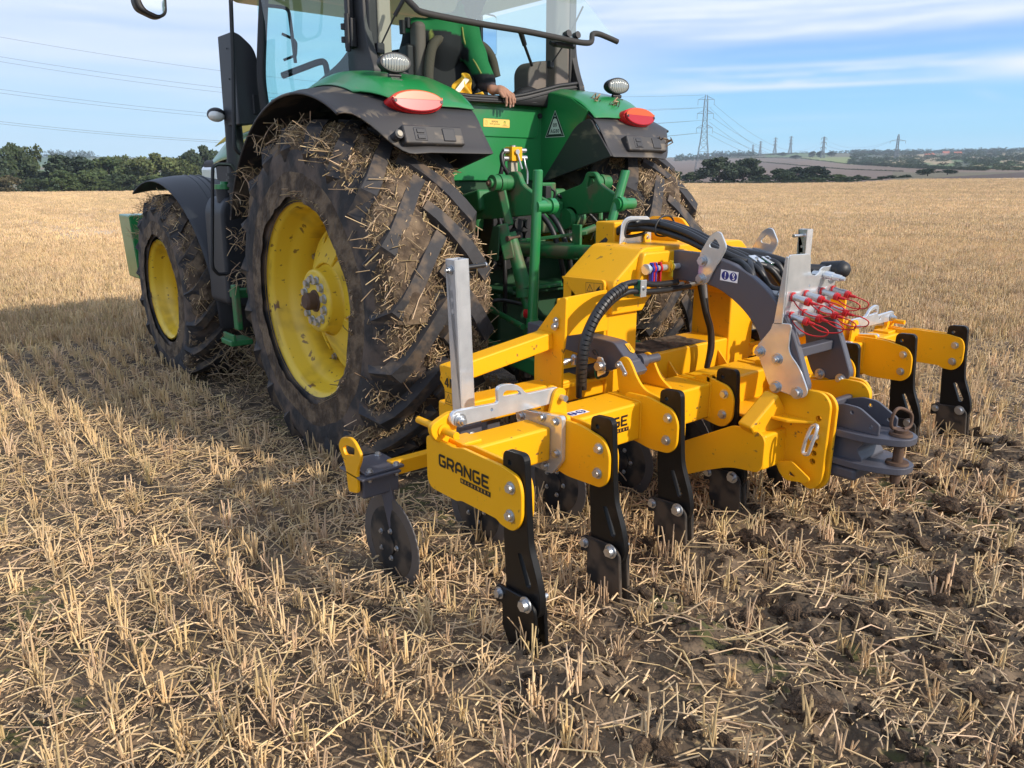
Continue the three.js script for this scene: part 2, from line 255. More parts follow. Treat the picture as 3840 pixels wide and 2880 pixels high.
// bare soil with chaff under the stubble
const soilTex = texture(1024, (u, v) => {
  const a = fbm(u * 14, v * 14, 5, 14, 3), m = fbm(u * 6, v * 6, 4, 6, 91);
  let c = mixc([.066, .046, .028], [.175, .122, .073], ss(.3, .7, a));
  const moss = ss(.66, .76, m) * ss(.45, .65, fbm(u * 60, v * 60, 3, 60, 5)); if (moss > 0) c = c.map((q, i) => lerp(q, [.25, .29, .10][i], moss * .6));
  const ch = ss(.70, .76, fbm(u * 150, v * 70, 2, 0, 8)) * ss(.4, .6, fbm(u * 8, v * 8, 3, 8, 77)) ; return c.map((q, i) => lerp(q, [.62, .53, .38][i], ch * .8));
});
M.soil = std(W1, .95, 0, { map: soilTex, bumpMap: texture(1024, (u, v) => fbm(u * 40, v * 40, 5, 40, 4), false), bumpScale: .03 });
polarMesh('ground', bearings, () => geo(.25, 26, 210), (x, z) => ground(x, z), M.soil, null, .55);
const swath = (x, z) => { const u = x + .05 * z; return .80 + .20 * fbm(u * .9 + 50, z * .05, 3, 0, 71) * 2 * .7 + .22 * (fbm(u * .22 + 9, z * .012, 3, 0, 72) - .3); };   // lanes left by drill and combine
// the stubble beyond, seen so flat that its straw closes up; drilled rows run along the tractor's way
const strawTex = texture(1024, (u, v) => {
  const row = .5 + .5 * Math.sin(u * Math.PI * 2 * 40 + 2 * (fbm(u * 6, v * 6, 3, 6, 9))), n = fbm(u * 90, v * 26, 4, 0, 3), big = fbm(u * 5, v * 2, 4, 0, 13), tram = ss(.62, .75, fbm(u * 9, v * 1, 3, 9, 33));
  return mixc([.30, .21, .125], [.70, .51, .315], .40 * n + .28 * row + .50 * big + .10 - .25 * tram);
});
M.stubbleFar = std(W1, .9, 0, { map: strawTex, bumpMap: texture(512, (u, v) => fbm(u * 60, v * 20, 4, 0, 4), false), bumpScale: .12 });
polarMesh('stubble_field', bearings, (b) => geo(17, dEdge(b), 120), (x, z, b, d) => ground(x, z) + .02 + .075 * ss(17, 30, d), M.stubbleFar, (b, d, x, z) => { const gr = Math.exp(-Math.pow((b - 12.5) / 1.6, 2) - Math.pow((d - 70) / 12, 2)) * .6; const sw = swath(x, z) * (1 - .0 * d); return [(1 - .5 * gr) * sw, (1 - .1 * gr) * sw, (1 - .3 * gr) * sw]; }, .12);
M.stubbleFar.vertexColors = true;
// hills behind: plough, grass and stubble fields up to the skyline
const hillD = (b) => geo(dEdge(b), 1700, 110);
const tOf = (b, d) => Math.log(d / dEdge(b)) / Math.log(1700 / dEdge(b));
const eHill = (b, d) => lerp(eEdge(b), eSky(b), clamp(tOf(b, d)));
function far(b, e) { const t = clamp((e - eEdge(b)) / (eSky(b) - eEdge(b))), d = dEdge(b) * Math.pow(1700 / dEdge(b), t); return [CAM.x + d * Math.sin(b * RAD), CAM.y + d * Math.tan(e * RAD), CAM.z - d * Math.cos(b * RAD), d]; }
function hillColour(b, d, x, z) {
  const e = eHill(b, d), n = fbm(x * .012, z * .012, 4, 0, 5), f = fbm(x * .05, z * .05, 3, 0, 15); let c = [.075, .085, .035];
  const mauve = [.155, .108, .080], tan = [.32, .24, .13], grassy = [.10, .15, .045], bright = [.20, .23, .07], dark = [.075, .048, .032];
  if (b > 45) {
    const strip = piece([[56, -.46], [63, -.38], [66.3, -.12], [72.2, .27]], b);
    if (e < strip) c = dark;
    else if (e < piece([[51, .95], [56.3, .98], [62, .42], [66, .28]], b)) c = b > 65 ? [.13, .11, .06] : mauve;
    else if (e < piece([[51, 1.22], [57, 1.22], [59.2, 1.18], [62.4, .78], [66, .55], [72, .4]], b)) c = [.175, .125, .088];
    else if (b > 58.9 && b < 62.6 && e < 1.24) c = bright;
    else if (e > 1.28 && b > 57 && b < 61) c = grassy;
    else if (b > 62.5) c = fbm(b * .8, e * 9, 2, 0, 8) > .62 ? tan : fbm(b * .9 + 9, e * 8, 2, 0, 18) > .5 ? grassy : [.06, .07, .032];
    else c = [.12, .11, .06];
  } else c = e > .95 && b > 12 ? [.17, .17, .09] : e > .75 ? [.07, .12, .05] : fbm(b * .5, e * 6, 2, 0, 3) > .5 ? [.10, .15, .05] : [.16, .14, .075];
  const k = .8 + .25 * n + .2 * f; return c.map((q) => q * k);
}
const hillB = []; for (let b = -60; b <= 120; b += b > 2 && b < 76 ? .12 : 3) hillB.push(b);
M.hill = std(W1, 1, 0, { vertexColors: true });
polarMesh('hills', hillB, hillD, (x, z, b, d) => CAM.y + d * Math.tan(eHill(b, d) * RAD) - .1, M.hill, hillColour);

// ---------------------------------------------------------------- trees
const leafMat = (r, g, b) => std([1, 1, 1], .75, 0, { side: THREE.DoubleSide, vertexColors: true, color: lin(r, g, b) });
const LEAF = [leafMat(.036, .058, .020), leafMat(.055, .085, .026), leafMat(.085, .108, .034), leafMat(.030, .050, .022), leafMat(.095, .085, .040)];
const BARK = std([.085, .066, .048], .95);
function crownGeo(s, lobes, leaves, gap) {                  // unit crown: height 1 from y = 0, width about 1
  seed = s; const L = [];
  for (let i = 0; i < lobes; i++) { const a = rnd() * 6.28, y = Math.pow(rnd(), .8), r = (.46 * Math.sqrt(Math.max(.05, 1 - Math.pow(Math.abs(y - .4) / .62, 2)))) * Math.sqrt(rnd()); L.push([r * Math.cos(a), .12 + y * .74, r * Math.sin(a), rr(.11, .2) * (1 - .3 * y)]); }
  const pos = [], col = [], q = new THREE.Quaternion(), e = new THREE.Euler(), v = V(0, 0, 0);
  for (let i = 0; i < leaves; i++) {
    const l = L[Math.floor(rnd() * lobes)], th = rnd() * 6.28, cz = rr(-1, 1), k = Math.sqrt(1 - cz * cz), R = l[3] * (.55 + .5 * Math.sqrt(rnd())) * (rnd() < gap ? 1.25 : 1);
    const c = [l[0] + R * k * Math.cos(th), l[1] + R * cz * .85, l[2] + R * k * Math.sin(th)], sz = rr(.018, .036); if (c[1] < .02) continue;
    e.set(rnd() * 6.28, rnd() * 6.28, rnd() * 6.28); q.setFromEuler(e); const tone = rr(.65, 1.35), w = rr(.9, 1.15);
    for (const [a, b] of [[-1, -.6], [1, -.6], [.9, .7], [-1, -.6], [.9, .7], [-.7, .8]]) { v.set(a * sz, b * sz, 0).applyQuaternion(q); pos.push(c[0] + v.x, c[1] + v.y, c[2] + v.z); col.push(tone * w, tone, tone * .9); }
  }
  const g = new THREE.BufferGeometry(); g.setAttribute('position', new THREE.Float32BufferAttribute(pos, 3)); g.setAttribute('color', new THREE.Float32BufferAttribute(col, 3)); g.computeVertexNormals();
  const T = [cyl([0, -.15, 0], [0, .5, 0], .028, .014, 7)]; for (let i = 0; i < Math.min(lobes, 9); i++) T.push(cyl([0, .12 + .03 * i, 0], L[i].slice(0, 3), .011, .003, 5));
  return [g, join(T)];
}
const CROWN = [crownGeo(11, 26, 3600, .1), crownGeo(23, 20, 3000, .25), crownGeo(35, 30, 4200, .12), crownGeo(47, 14, 1500, .5), crownGeo(59, 24, 3400, .2)];
const SMALL = [crownGeo(61, 12, 420, .1), crownGeo(71, 10, 360, .3), crownGeo(81, 14, 460, .2)];
function tree(name, label, b, d, base, top, wide, v, mat, grp) {        // bearing, distance, foot and top elevations, width in degrees
  const y0 = CAM.y + d * Math.tan(base * RAD), h = d * (Math.tan(top * RAD) - Math.tan(base * RAD)) * 1.06, w = d * wide * RAD * 1.32, [cg, tg] = CROWN[v];
  const t = tag(group(name, scene, [CAM.x + d * Math.sin(b * RAD), y0, CAM.z - d * Math.cos(b * RAD)]), label, name === 'bush' ? 'bush' : 'tree', grp);
  t.rotation.y = (b * 37 + v * 11) % 6.28; const lift = name === 'bush' ? -.02 : .06;
  for (const [n, g, m] of [['trunk', tg, BARK], ['crown', cg, mat]]) { const k = new THREE.Mesh(g, m); k.name = numbered(n); k.scale.set(w, h * (1 - lift), w); k.position.y = h * lift; k.castShadow = k.receiveShadow = true; t.add(k); }
  return t;
}
const GL = 'trees along the left field edge', GR = 'trees along the right field edge';
const leftTrees = [
  ['tall dark tree cut by the left edge of the field row', 6.4, 176, 1.95, 2.6, 0, 3], ['dark tree with open top second in the left row', 7.9, 182, 1.86, 1.9, 1, 0],
  ['thin pale tree with see-through top left of the far wood', 8.95, 188, 1.78, 1.5, 3, 2], ['broad dark tree below the far wood on the ridge', 10.6, 180, 1.36, 2.8, 2, 3],
  ['mid green rounded tree right of the dark broad one', 12.6, 178, 1.18, 2.5, 0, 1], ['slim greyish tree rising between two rounded trees', 13.9, 184, 1.26, 1.3, 3, 2],
  ['large olive green tree with domed crown near the tractor', 15.5, 176, 1.50, 2.7, 4, 2], ['smaller light green tree left of the tall dark oak', 17.2, 180, 1.15, 1.9, 1, 2],
  ['tall dark oak with gaps just left of the tractor bonnet', 18.55, 184, 2.02, 2.2, 4, 3], ['dark tree partly behind the tractor bonnet', 20.2, 182, 1.2, 1.8, 0, 0]];
for (const [l, b, d, top, w, v, m] of leftTrees) tree('tree', l, b, d, eEdge(b) - .02, top, w, v, LEAF[m], GL);
const leftBushes = [['brownish low bush at the far left of the row', 7.2, 172, .1, 1.9, 4, 4], ['light green bush in front of the broad dark tree', 10.2, 171, .38, 2.0, 0, 1], ['second light green bush beside the first one', 11.6, 171, .42, 1.9, 2, 1], ['low dark bush under the thin pale tree', 8.8, 172, -.1, 1.4, 1, 0], ['dark bush filling the gap under the rounded trees', 13.6, 173, .25, 1.8, 4, 0], ['mid green bush below the domed olive tree', 15.3, 172, .05, 2.0, 0, 1], ['dark low bush beside the tall oak', 17.6, 173, -.05, 1.8, 2, 0], ['dark low bush touching the front wheel skyline', 19.4, 173, .2, 1.6, 1, 3], ['mid green bush hiding trunks in the left row', 12.5, 172, -.15, 1.5, 2, 1]];
for (const [l, b, d, top, w, v, m] of leftBushes) tree('bush', l, b, d, eEdge(b) - .02, top, w, v, LEAF[m], 'bushes along the left field edge');
const rightTrees = [
  ['big dark tree right behind the near pylon', 54.1, 200, 1.32, 2.3, 2, 3], ['big dark tree at the right half of the clump by the pylon', 55.7, 204, 1.2, 2.2, 0, 3], ['dark small tree seen through the pylon feet', 52.2, 196, .3, 1.4, 1, 0], ['small tree under the tractor mudguard skyline', 50.9, 190, .55, 1.3, 4, 1],
  ['pointed dark tree between clump and wide tree', 58.1, 206, .5, 1.7, 1, 0], ['wide domed dark tree in the middle of the right edge', 59.9, 212, .70, 2.2, 2, 3], ['mid green tree right of the wide domed one', 61.9, 214, .15, 1.3, 0, 1], ['small tree standing alone in the right gap', 63.1, 218, .12, 1.0, 4, 0], ['pair tree left of the brown ploughed strip', 64.9, 228, .08, 1.3, 0, 0]];
for (const [l, b, d, top, w, v, m] of rightTrees) tree('tree', l, b, d, eEdge(b) - .04, top, w, v, LEAF[m], GR);
const rightBushes = [['low dark bush right of the pylon clump', 57.0, 200, .08, 1.1, 0, 3], ['round bush left of the wide domed tree', 58.9, 204, .0, 1.0, 2, 0], ['low bush below the wide domed tree', 60.4, 204, .0, 1.4, 4, 1], ['low bush at the foot of the right tree row', 62.5, 208, -.02, 1.1, 0, 0], ['small bush near the right end of the row', 64.0, 212, -.12, .8, 2, 0], ['bush on the rim of the ploughed strip', 65.8, 230, .12, .8, 1, 0]];
for (const [l, b, d, top, w, v, m] of rightBushes) tree('bush', l, b, d, eEdge(b) - .04, top, w, v, LEAF[m], 'bushes along the right field edge');
// single trees further up the slope
const slopeTrees = [['dark small tree cluster beyond the ploughed strip', 67.0, .05, .48, 1.1], ['round dark tree beyond the ploughed strip right part', 68.1, .13, .42, .9], ['single dark tree on the ridge above the green field', 60.05, 1.2, 1.62, .45], ['second dark tree on the ridge above the green field', 60.55, 1.2, 1.64, .45], ['third dark tree on the ridge beside the far pylon', 61.2, 1.25, 1.62, .5], ['dark bush at the left tip of the green field', 59.0, 1.12, 1.4, .6], ['dark tree on the skyline hedge left of the green field', 58.15, 1.3, 1.58, .5]];
for (const [l, b, e0, e1, w] of slopeTrees) { const f = far(b, e0); tree('tree', l, b, f[3], e0, e1, w, 1, LEAF[3], 'single trees on the far slope'); }
// woods and hedges that read as one mass
function mass(name, list, mat) {
  const grp = tag(group(name), null, null, null, 'stuff'); SMALL.forEach(([g], v) => {
    const it = list.filter((_, i) => i % SMALL.length === v), im = new THREE.InstancedMesh(g, mat, it.length), m = new THREE.Matrix4(), q = new THREE.Quaternion();
    it.forEach(([x, y, z, w, h], i) => { q.setFromAxisAngle(V(0, 1, 0), rnd() * 6.28); m.compose(V(x, y - .08 * h, z), q, V(w, h, w)); im.setMatrixAt(i, m); im.setColorAt(i, lin(rr(.7, 1.3), rr(.75, 1.25), rr(.7, 1.2))); });
    im.name = numbered('foliage'); im.castShadow = im.receiveShadow = true; im.userData.kind = 'stuff'; grp.add(im);
  });
}
seed = 99;
const line = (pts, step, h, w, jit = .02) => { const out = []; for (let i = 0; i < pts.length - 1; i++) { const [b0, e0] = pts[i], [b1, e1] = pts[i + 1], n = Math.max(1, Math.round(Math.abs(b1 - b0) / step)); for (let k = 0; k < n; k++) { const t = (k + rnd()) / n, f = far(lerp(b0, b1, t), lerp(e0, e1, t) + rr(-jit, jit)), hh = f[3] * h * RAD * rr(.6, 1.3); out.push([f[0], f[1], f[2], f[3] * w * RAD * rr(.7, 1.3), hh]); } } return out; };
mass('far_wood', [...line([[9.6, 1.12], [12.2, 1.12]], .07, .48, .34), ...line([[12.2, 1.1], [20, 1.04]], .12, .2, .3), ...line([[4, 1.1], [9.6, 1.12]], .12, .2, .3)], LEAF[3]);
mass('far_wood', [...line([[51, 1.05], [53.6, 1.15]], .07, .45, .4, .05), ...line([[53.6, 1.28], [56.4, 1.32]], .06, .42, .4), ...line([[56.4, 1.34], [60, 1.5]], .12, .15, .3), ...line([[61, 1.45], [63, 1.5]], .12, .22, .3), ...line([[63, 1.4], [74, 1.42]], .05, .28, .4, .04)], LEAF[3]);
mass('far_hedge', [...line([[56.0, 1.02], [59, .72], [62.2, .44], [65.6, .30]], .03, .09, .12, .004), ...line([[52, 1.2], [57, 1.22], [59.1, 1.17]], .04, .07, .14, .004), ...line([[59.2, 1.17], [62.4, .76]], .04, .09, .14, .004), ...line([[62.3, .80], [66, .52], [70.2, .36]], .025, .22, .3, .02)], LEAF[3]);
const w2 = []; for (let i = 0; i < 620; i++) { const b = rr(62.4, 74), e = lerp(.55, 1.4, Math.pow(rnd(), 1.1)) + (b < 64 ? .25 : 0); if (fbm(b * .55, e * 5, 2, 0, 44) < .36) continue; const f = far(b, Math.min(e, 1.38)); w2.push([f[0], f[1], f[2], f[3] * rr(.35, .7) * RAD, f[3] * rr(.2, .42) * RAD]); }
for (let i = 0; i < 90; i++) { const b = rr(69.2, 74), f = far(b, rr(.36, .5)); w2.push([f[0], f[1], f[2], f[3] * rr(.35, .6) * RAD, f[3] * rr(.14, .26) * RAD]); }
mass('hillside_wood', w2, LEAF[0]);
mass('field_hedge', [...line([[4, -.98], [21, -.98]], .16, .35, .5, .003), ...line([[21, -.98], [50, -.6]], .4, .7, .8, .003)].map((p) => [p[0], p[1], p[2], p[3], p[4]]), LEAF[0]);
mass('field_hedge', line([[50.5, -.5], [63, -.42]], .16, .22, .5, .003), LEAF[0]);
// farmhouses on the far slope
function house(label, b, e, wM, hM, dM) {
  const f = far(b, e), t = tag(group('farmhouse', scene, [f[0], f[1] - .5, f[2]]), label, 'house', 'farmhouses on the far hillside'); t.rotation.y = -b * RAD + .35;
  mesh('wall', bx(-wM / 2, wM / 2, 0, hM, -dM / 2, dM / 2, .05), std([.55, .42, .33], .9), t);
  const rf = mesh('roof', plateX([[-dM / 2 - .4, hM], [0, hM + dM * .42], [dM / 2 + .4, hM]], -wM / 2 - .3, wM + .6, { r: .02 }).translate(0, .02, 0), std([.42, .13, .075], .85), t);
  mesh('chimney', bx(wM * .3, wM * .3 + 1, hM + dM * .3, hM + dM * .42 + 1.3, -.5, .5, .02), std([.35, .17, .11], .9), rf);
  for (let i = 0; i < 4; i++) mesh('window', bx(-wM * .4 + i * wM * .25, -wM * .4 + i * wM * .25 + 1.1, 1.3, 2.8, dM / 2 - .02, dM / 2 + .06, .01), std([.05, .06, .07], .2), t);
}
house('pale farmhouse with red roof largest of the hillside group', 67.85, 1.28, 9, 3.6, 7); house('long red roofed farm building right of the pale farmhouse', 68.5, 1.27, 10, 2.8, 7); house('low red roofed barn left of the pale farmhouse', 66.95, 1.2, 11, 2.6, 7);

// ---------------------------------------------------------------- pylons and overhead wires
const STEEL = std([.20, .22, .24], .6, .4);
function pylon(label, b, e0, e1, b2, d, turn, kind = 0) {
  const y0 = CAM.y + d * Math.tan(e0 * RAD), H = d * (Math.tan(e1 * RAD) - Math.tan(e0 * RAD)), th = Math.max(.11, d * .00026), s = H / 40;
  const t = tag(group('pylon', scene, [CAM.x + d * Math.sin(b * RAD), y0, CAM.z - d * Math.cos(b * RAD)]), label, 'pylon', 'pylons crossing the fields'); t.rotation.y = turn;
  const w = (y) => piece([[0, 4.0], [9, 2.9], [20, 1.55], [28, 1.0], [37, .8], [40, .35]], y / s) * s, C = [[-1, -1], [1, -1], [1, 1], [-1, 1]];
  const bar = (a, c, k = 1) => beam(a, c, th * k, th * k, .001);
  for (const [sx, sz] of C) { const ys = [0, 9, 20, 28, 37, 40].map((q) => q * s), g = []; for (let i = 0; i < 5; i++) g.push(bar([sx * w(ys[i]), ys[i], sz * w(ys[i])], [sx * w(ys[i + 1]), ys[i + 1], sz * w(ys[i + 1])], 1.5)); mesh('leg', g, STEEL, t); }
  const g = [], lv = [0, 5.5, 10.5, 14.5, 18, 21, 23.5, 26, 28.5, 31, 33.5, 36, 38.5].map((q) => q * s);
  for (let i = 0; i < lv.length - 1; i++) for (let k = 0; k < 4; k++) { const a = C[k], c = C[(k + 1) % 4], p = w(lv[i]), q = w(lv[i + 1]); g.push(bar([a[0] * p, lv[i], a[1] * p], [c[0] * q, lv[i + 1], c[1] * q], .7), bar([c[0] * p, lv[i], c[1] * p], [a[0] * q, lv[i + 1], a[1] * q], .7)); if (i) g.push(bar([a[0] * p, lv[i], a[1] * p], [c[0] * p, lv[i], c[1] * p], .7)); }
  tag(mesh('bracing', g, STEEL, t), null, null, null, 'stuff');
  for (const ya of kind ? [33.5] : [38, 31.8, 25.3]) { const y = ya * s, L = (kind ? 7.5 : 3.75) * s; for (const sx of [-1, 1]) { const q = w(y); mesh('crossarm', [bar([sx * q, y, q], [sx * L, y - .1 * s, 0]), bar([sx * q, y, -q], [sx * L, y - .1 * s, 0]), bar([sx * q, y + 1.3 * s, q], [sx * L, y - .1 * s, 0]), bar([sx * q, y + 1.3 * s, -q], [sx * L, y - .1 * s, 0])], STEEL, t); mesh('insulator', cyl([sx * L, y - .1 * s, 0], [sx * L, y - 2.6 * s, 0], th * .8, th * .8, 6), STEEL, t); } }
  return t;
}
const PR = 400;
pylon('tallest and nearest lattice pylon behind the right tyre', 52.92, -.42, 5.33, 0, PR, -52.9 * RAD + .1);
pylon('strain pylon with one wide arm right of the others', 65.07, .14, 2.6, 0, 900, -65 * RAD + .25, 1);
pylon('pylon before the green field fourth along the line', 60.66, .63, 2.54, 0, 1150, -60.6 * RAD + .3);
pylon('pylon on the ridge third along the line', 58.6, 1.35, 2.6, 0, 1500, -58.6 * RAD + .3);
pylon('pylon on the ridge second along the line', 57.62, 1.3, 2.54, 0, 1550, -57.6 * RAD + .3);
pylon('small pylon far behind the ridge near the tall one', 56.68, 1.3, 2.31, 0, 1650, -56.7 * RAD + .3);
pylon('smallest pylon at the left end of the far line', 56.2, 1.35, 2.09, 0, 1700, -56.2 * RAD + .3);
const wireMat = std([.16, .18, .2], .6, .3);
{
  // spans to the left: straight in plan, sagging; heights at three bearings
  const mid = 24.5 * RAD, dm = PR * Math.cos((52.9 - 24.5) * RAD), S = (b) => dm * Math.tan(b * RAD - mid), at = (s, off) => [CAM.x + (dm + off) * Math.sin(mid) + s * Math.cos(mid), CAM.z - (dm + off) * Math.cos(mid) + s * Math.sin(mid)];
  const wires = [['top earth wire of the overhead line', 7.84, 6.7, 5.33, 0], ['upper near wire of the overhead line', 6.79, 5.67, 4.55, -6], ['upper far wire of the overhead line', 6.46, 5.37, 4.5, 6], ['middle near wire of the overhead line', 4.97, 4.0, 3.75, -6], ['middle far wire of the overhead line', 4.71, 3.79, 3.7, 6], ['bottom near wire of the overhead line', 3.14, 2.31, 2.95, -6], ['bottom far wire of the overhead line', 2.96, 2.19, 2.9, 6]];
  for (const [l, e1, e2, e3, off] of wires) {
    const P = [[8, e1], [19.5, e2], [52.9, e3]].map(([b, e]) => { const s = S(b); return [s, CAM.y + Math.hypot(s, dm + off) * Math.tan(e * RAD)]; });
    const hgt = (s) => P.reduce((a, p, i) => a + p[1] * P.reduce((k, q, j) => j === i ? k : k * (s - q[0]) / (p[0] - q[0]), 1), 0);
    const pts = []; for (let s = S(2); s <= P[2][0] + .1; s += 8) { const [x, z] = at(s, off); pts.push([x, hgt(s), z]); } const [x, z] = at(P[2][0], off); pts.push([x, P[2][1], z]);
    tag(mesh('power_cable', tube(pts, .05, 80, 4), wireMat), l, 'cable', 'overhead cables left of the tractor');
  }
  const span = (l, b0, d0, e0, b1, d1, e1, sag) => { const p = [], A = [CAM.x + d0 * Math.sin(b0 * RAD), CAM.y + d0 * Math.tan(e0 * RAD), CAM.z - d0 * Math.cos(b0 * RAD)], B = [CAM.x + d1 * Math.sin(b1 * RAD), CAM.y + d1 * Math.tan(e1 * RAD), CAM.z - d1 * Math.cos(b1 * RAD)]; for (let i = 0; i <= 20; i++) { const t = i / 20; p.push(A.map((a, k) => lerp(a, B[k], t) - (k === 1 ? 4 * sag * t * (1 - t) : 0))); } tag(mesh('power_cable', tube(p, .07, 60, 4), wireMat), l, 'cable', 'overhead cables right of the tall pylon'); };
  [['upper cable running right from the tall pylon', 53.45, 4.72, 2.4, 18], ['lower upper cable running right from the tall pylon', 53.2, 4.5, 2.36, 24], ['middle cable running right from the tall pylon', 53.46, 3.85, 2.1, 16], ['lower middle cable running right from the tall pylon', 53.2, 3.6, 2.06, 20], ['bottom cable running right from the tall pylon', 53.5, 2.98, 1.8, 12], ['lowest cable running right from the tall pylon', 53.2, 2.8, 1.78, 15]].forEach(([l, b, e0, e1, sag]) => span(l, b, PR, e0, 60.66, 1150, e1, sag));
  span('cable between the middle pylon and the strain pylon', 60.66, 1150, 2.4, 64.6, 900, 2.2, 9); span('second cable between middle pylon and strain pylon', 60.66, 1150, 2.1, 64.6, 900, 2.15, 9);
}
// ---------------------------------------------------------------- the tractor
const tractor = tag(group('tractor'), 'large green tractor with muddy tyres and yellow wheel rims', 'tractor');
const strawGeo = (() => { const g = new THREE.CylinderGeometry(.0028, .0024, 1, 5, 2, true); const p = g.attributes.position; for (let i = 0; i < p.count; i++) p.setX(i, p.getX(i) + .02 * (1 - Math.pow(p.getY(i) * 2, 2))); g.computeVertexNormals(); return g; })();
function strawPieces(name, list, parent, mat = M.straw) {                     // list of [position, direction, length, thickness]
  const im = new THREE.InstancedMesh(strawGeo, mat, list.length), m = new THREE.Matrix4(), q = new THREE.Quaternion(), y = V(0, 1, 0);
  list.forEach(([p, d, l, k], i) => { q.setFromUnitVectors(y, V(...d).normalize()); m.compose(V(...p), q, V(k, l, k)); im.setMatrixAt(i, m); const t = rr(.55, 1.15); im.setColorAt(i, lin(t, t * rr(.92, 1.03), t * rr(.8, 1.05))); });
  im.name = numbered(name); im.castShadow = im.receiveShadow = true; im.userData.kind = 'stuff'; parent.add(im); return im;
}
const RS = [[0, .99], [.12, .987], [.2, .98], [.28, .957], [.325, .915], [.345, .85], [.348, .78], [.342, .70], [.333, .64], [.326, .60], [.318, .583]];   // tyre section: half width, radius
function wheel(name, label, side, c, s, ws, rimR, lugs, front) {
  const W = tag(group(name, tractor, c), label);
  const turn = (g) => g.rotateZ(-side * Math.PI / 2), prof = (o) => { const a = Math.abs(o) / ws; return piece(RS, a) * s; };
  // tyre
  const out = RS.map(([o, r]) => [r * s, o * ws]), pts = [...out.slice(1).reverse().map(([r, o]) => [r, o]), ...out.map(([r, o]) => [r, -o])];
  const ty = lathe(pts.reverse(), 96), tp = ty.attributes.position; for (let i = 0; i < tp.count; i++) { const a = Math.atan2(tp.getZ(i), tp.getX(i)), n = 1 + .006 * (vn(a * 6 + 20, tp.getY(i) * 9, 0, 3) - .5); tp.setX(i, tp.getX(i) * n); tp.setZ(i, tp.getZ(i) * n); } ty.computeVertexNormals(); mesh('tyre', turn(ty), M.tyre, W);
  // lugs: bars from the centre line down to the shoulder
  const lugGeo = (sg) => {
    const path = [], n = 7, h = .06 * s; for (let i = 0; i <= n; i++) { const t = i / n, o = sg * (-.02 + .352 * Math.pow(t, .92)) * ws, th = .10 - .46 * Math.pow(t, 1.05), r = prof(Math.min(Math.abs(o), .345 * ws)) - (t > .86 ? (t - .86) * .35 * s : 0); path.push({ p: V(o, r * Math.sin(th), r * Math.cos(th)), n: V(sg * (t > .8 ? (t - .8) * 3 : 0), Math.sin(th), Math.cos(th)).normalize(), w: .036 + .012 * t, h: h * (t > .9 ? .75 : 1) }); }
    const pos = [], idx = []; path.forEach((q, i) => { const a = path[Math.max(0, i - 1)].p, b = path[Math.min(n, i + 1)].p, T = b.clone().sub(a).normalize(), B = q.n.clone().cross(T).normalize(); for (const [k, hh] of [[-1.25, -.02], [-.95, 1], [.95, 1], [1.25, -.02]]) { const v = q.p.clone().addScaledVector(B, k * q.w * s).addScaledVector(q.n, hh > 0 ? q.h : -.02); pos.push(v.x, v.y, v.z); } });
    for (let i = 0; i < n; i++) for (let k = 0; k < 3; k++) { const a = i * 4 + k, b = a + 4; idx.push(a, b, a + 1, a + 1, b, b + 1); } idx.push(0, 1, 2, 0, 2, 3); const e = n * 4; idx.push(e, e + 2, e + 1, e, e + 3, e + 2);
    const g = new THREE.BufferGeometry(); g.setAttribute('position', new THREE.Float32BufferAttribute(pos, 3)); g.setAttribute('uv', new THREE.Float32BufferAttribute(new Float32Array(pos.length / 3 * 2), 2)); g.setIndex(sg > 0 ? idx : idx.reverse()); const f = g.toNonIndexed(); f.computeVertexNormals(); return boxUV(f);
  };
  const gl = [lugGeo(-1), lugGeo(1)];
  for (let i = 0; i < lugs; i++) for (const k of [0, 1]) { const m = new THREE.Mesh(gl[k], M.lug); m.name = numbered('lug'); m.castShadow = m.receiveShadow = true; m.rotation.x = (i + k * .5) / lugs * Math.PI * 2; W.add(m); }
  // mud packed between the lugs
  const mud = grid((u, v) => { const th = v * Math.PI * 2, o = (u - .5) * .71 * ws, b = prof(o), k = fbm(u * 5 + 3, v * 26, 4, 0, side + 20), l = fbm(u * 2, v * 9, 3, 0, 60); const r = b + s * (-.014 + .078 * ss(.40, .78, k * .6 + l * .5) * (1 - .6 * Math.pow(Math.abs(u - .5) * 2, 6))); return [o, r * Math.sin(th), r * Math.cos(th)]; }, 40, 420, true);
  mesh('mud', mud, M.mud, W);
  // straw stuck in the mud
  const L = []; const N = front ? 2200 : 9500; for (let i = 0; i < N; i++) {
    const th = front ? rr(-1.2, 2.2) : rr(-.9, 1.75), o = rr(-.36, .36) * ws, u = o / (.71 * ws) + .5, vv = ((th / 6.2832) % 1 + 1) % 1, l = fbm(u * 5 + 3, vv * 26, 4, 0, side + 20) * .6 + fbm(u * 2, vv * 9, 3, 0, 60) * .5;
    if (l < .50 && rnd() < .82) continue; const r = prof(o) + s * (rr(.006, .03) + .03 * ss(.45, .8, l)), n = [rr(-.3, .3), Math.sin(th), Math.cos(th)], a = rnd() * 6.28, tx = Math.cos(a), tt = Math.sin(a) * (rnd() < .6 ? 1 : .5), lift = rr(-.12, .16), long = rnd() < .085, len = long ? rr(.07, .26) : rr(.008, .045);
    L.push([[o, r * Math.sin(th), r * Math.cos(th)], [tx, tt * Math.cos(th) + lift * Math.sin(th), -tt * Math.sin(th) + lift * Math.cos(th)], len, long ? rr(.7, 1.15) : rr(.5, 1.2)]);
  }
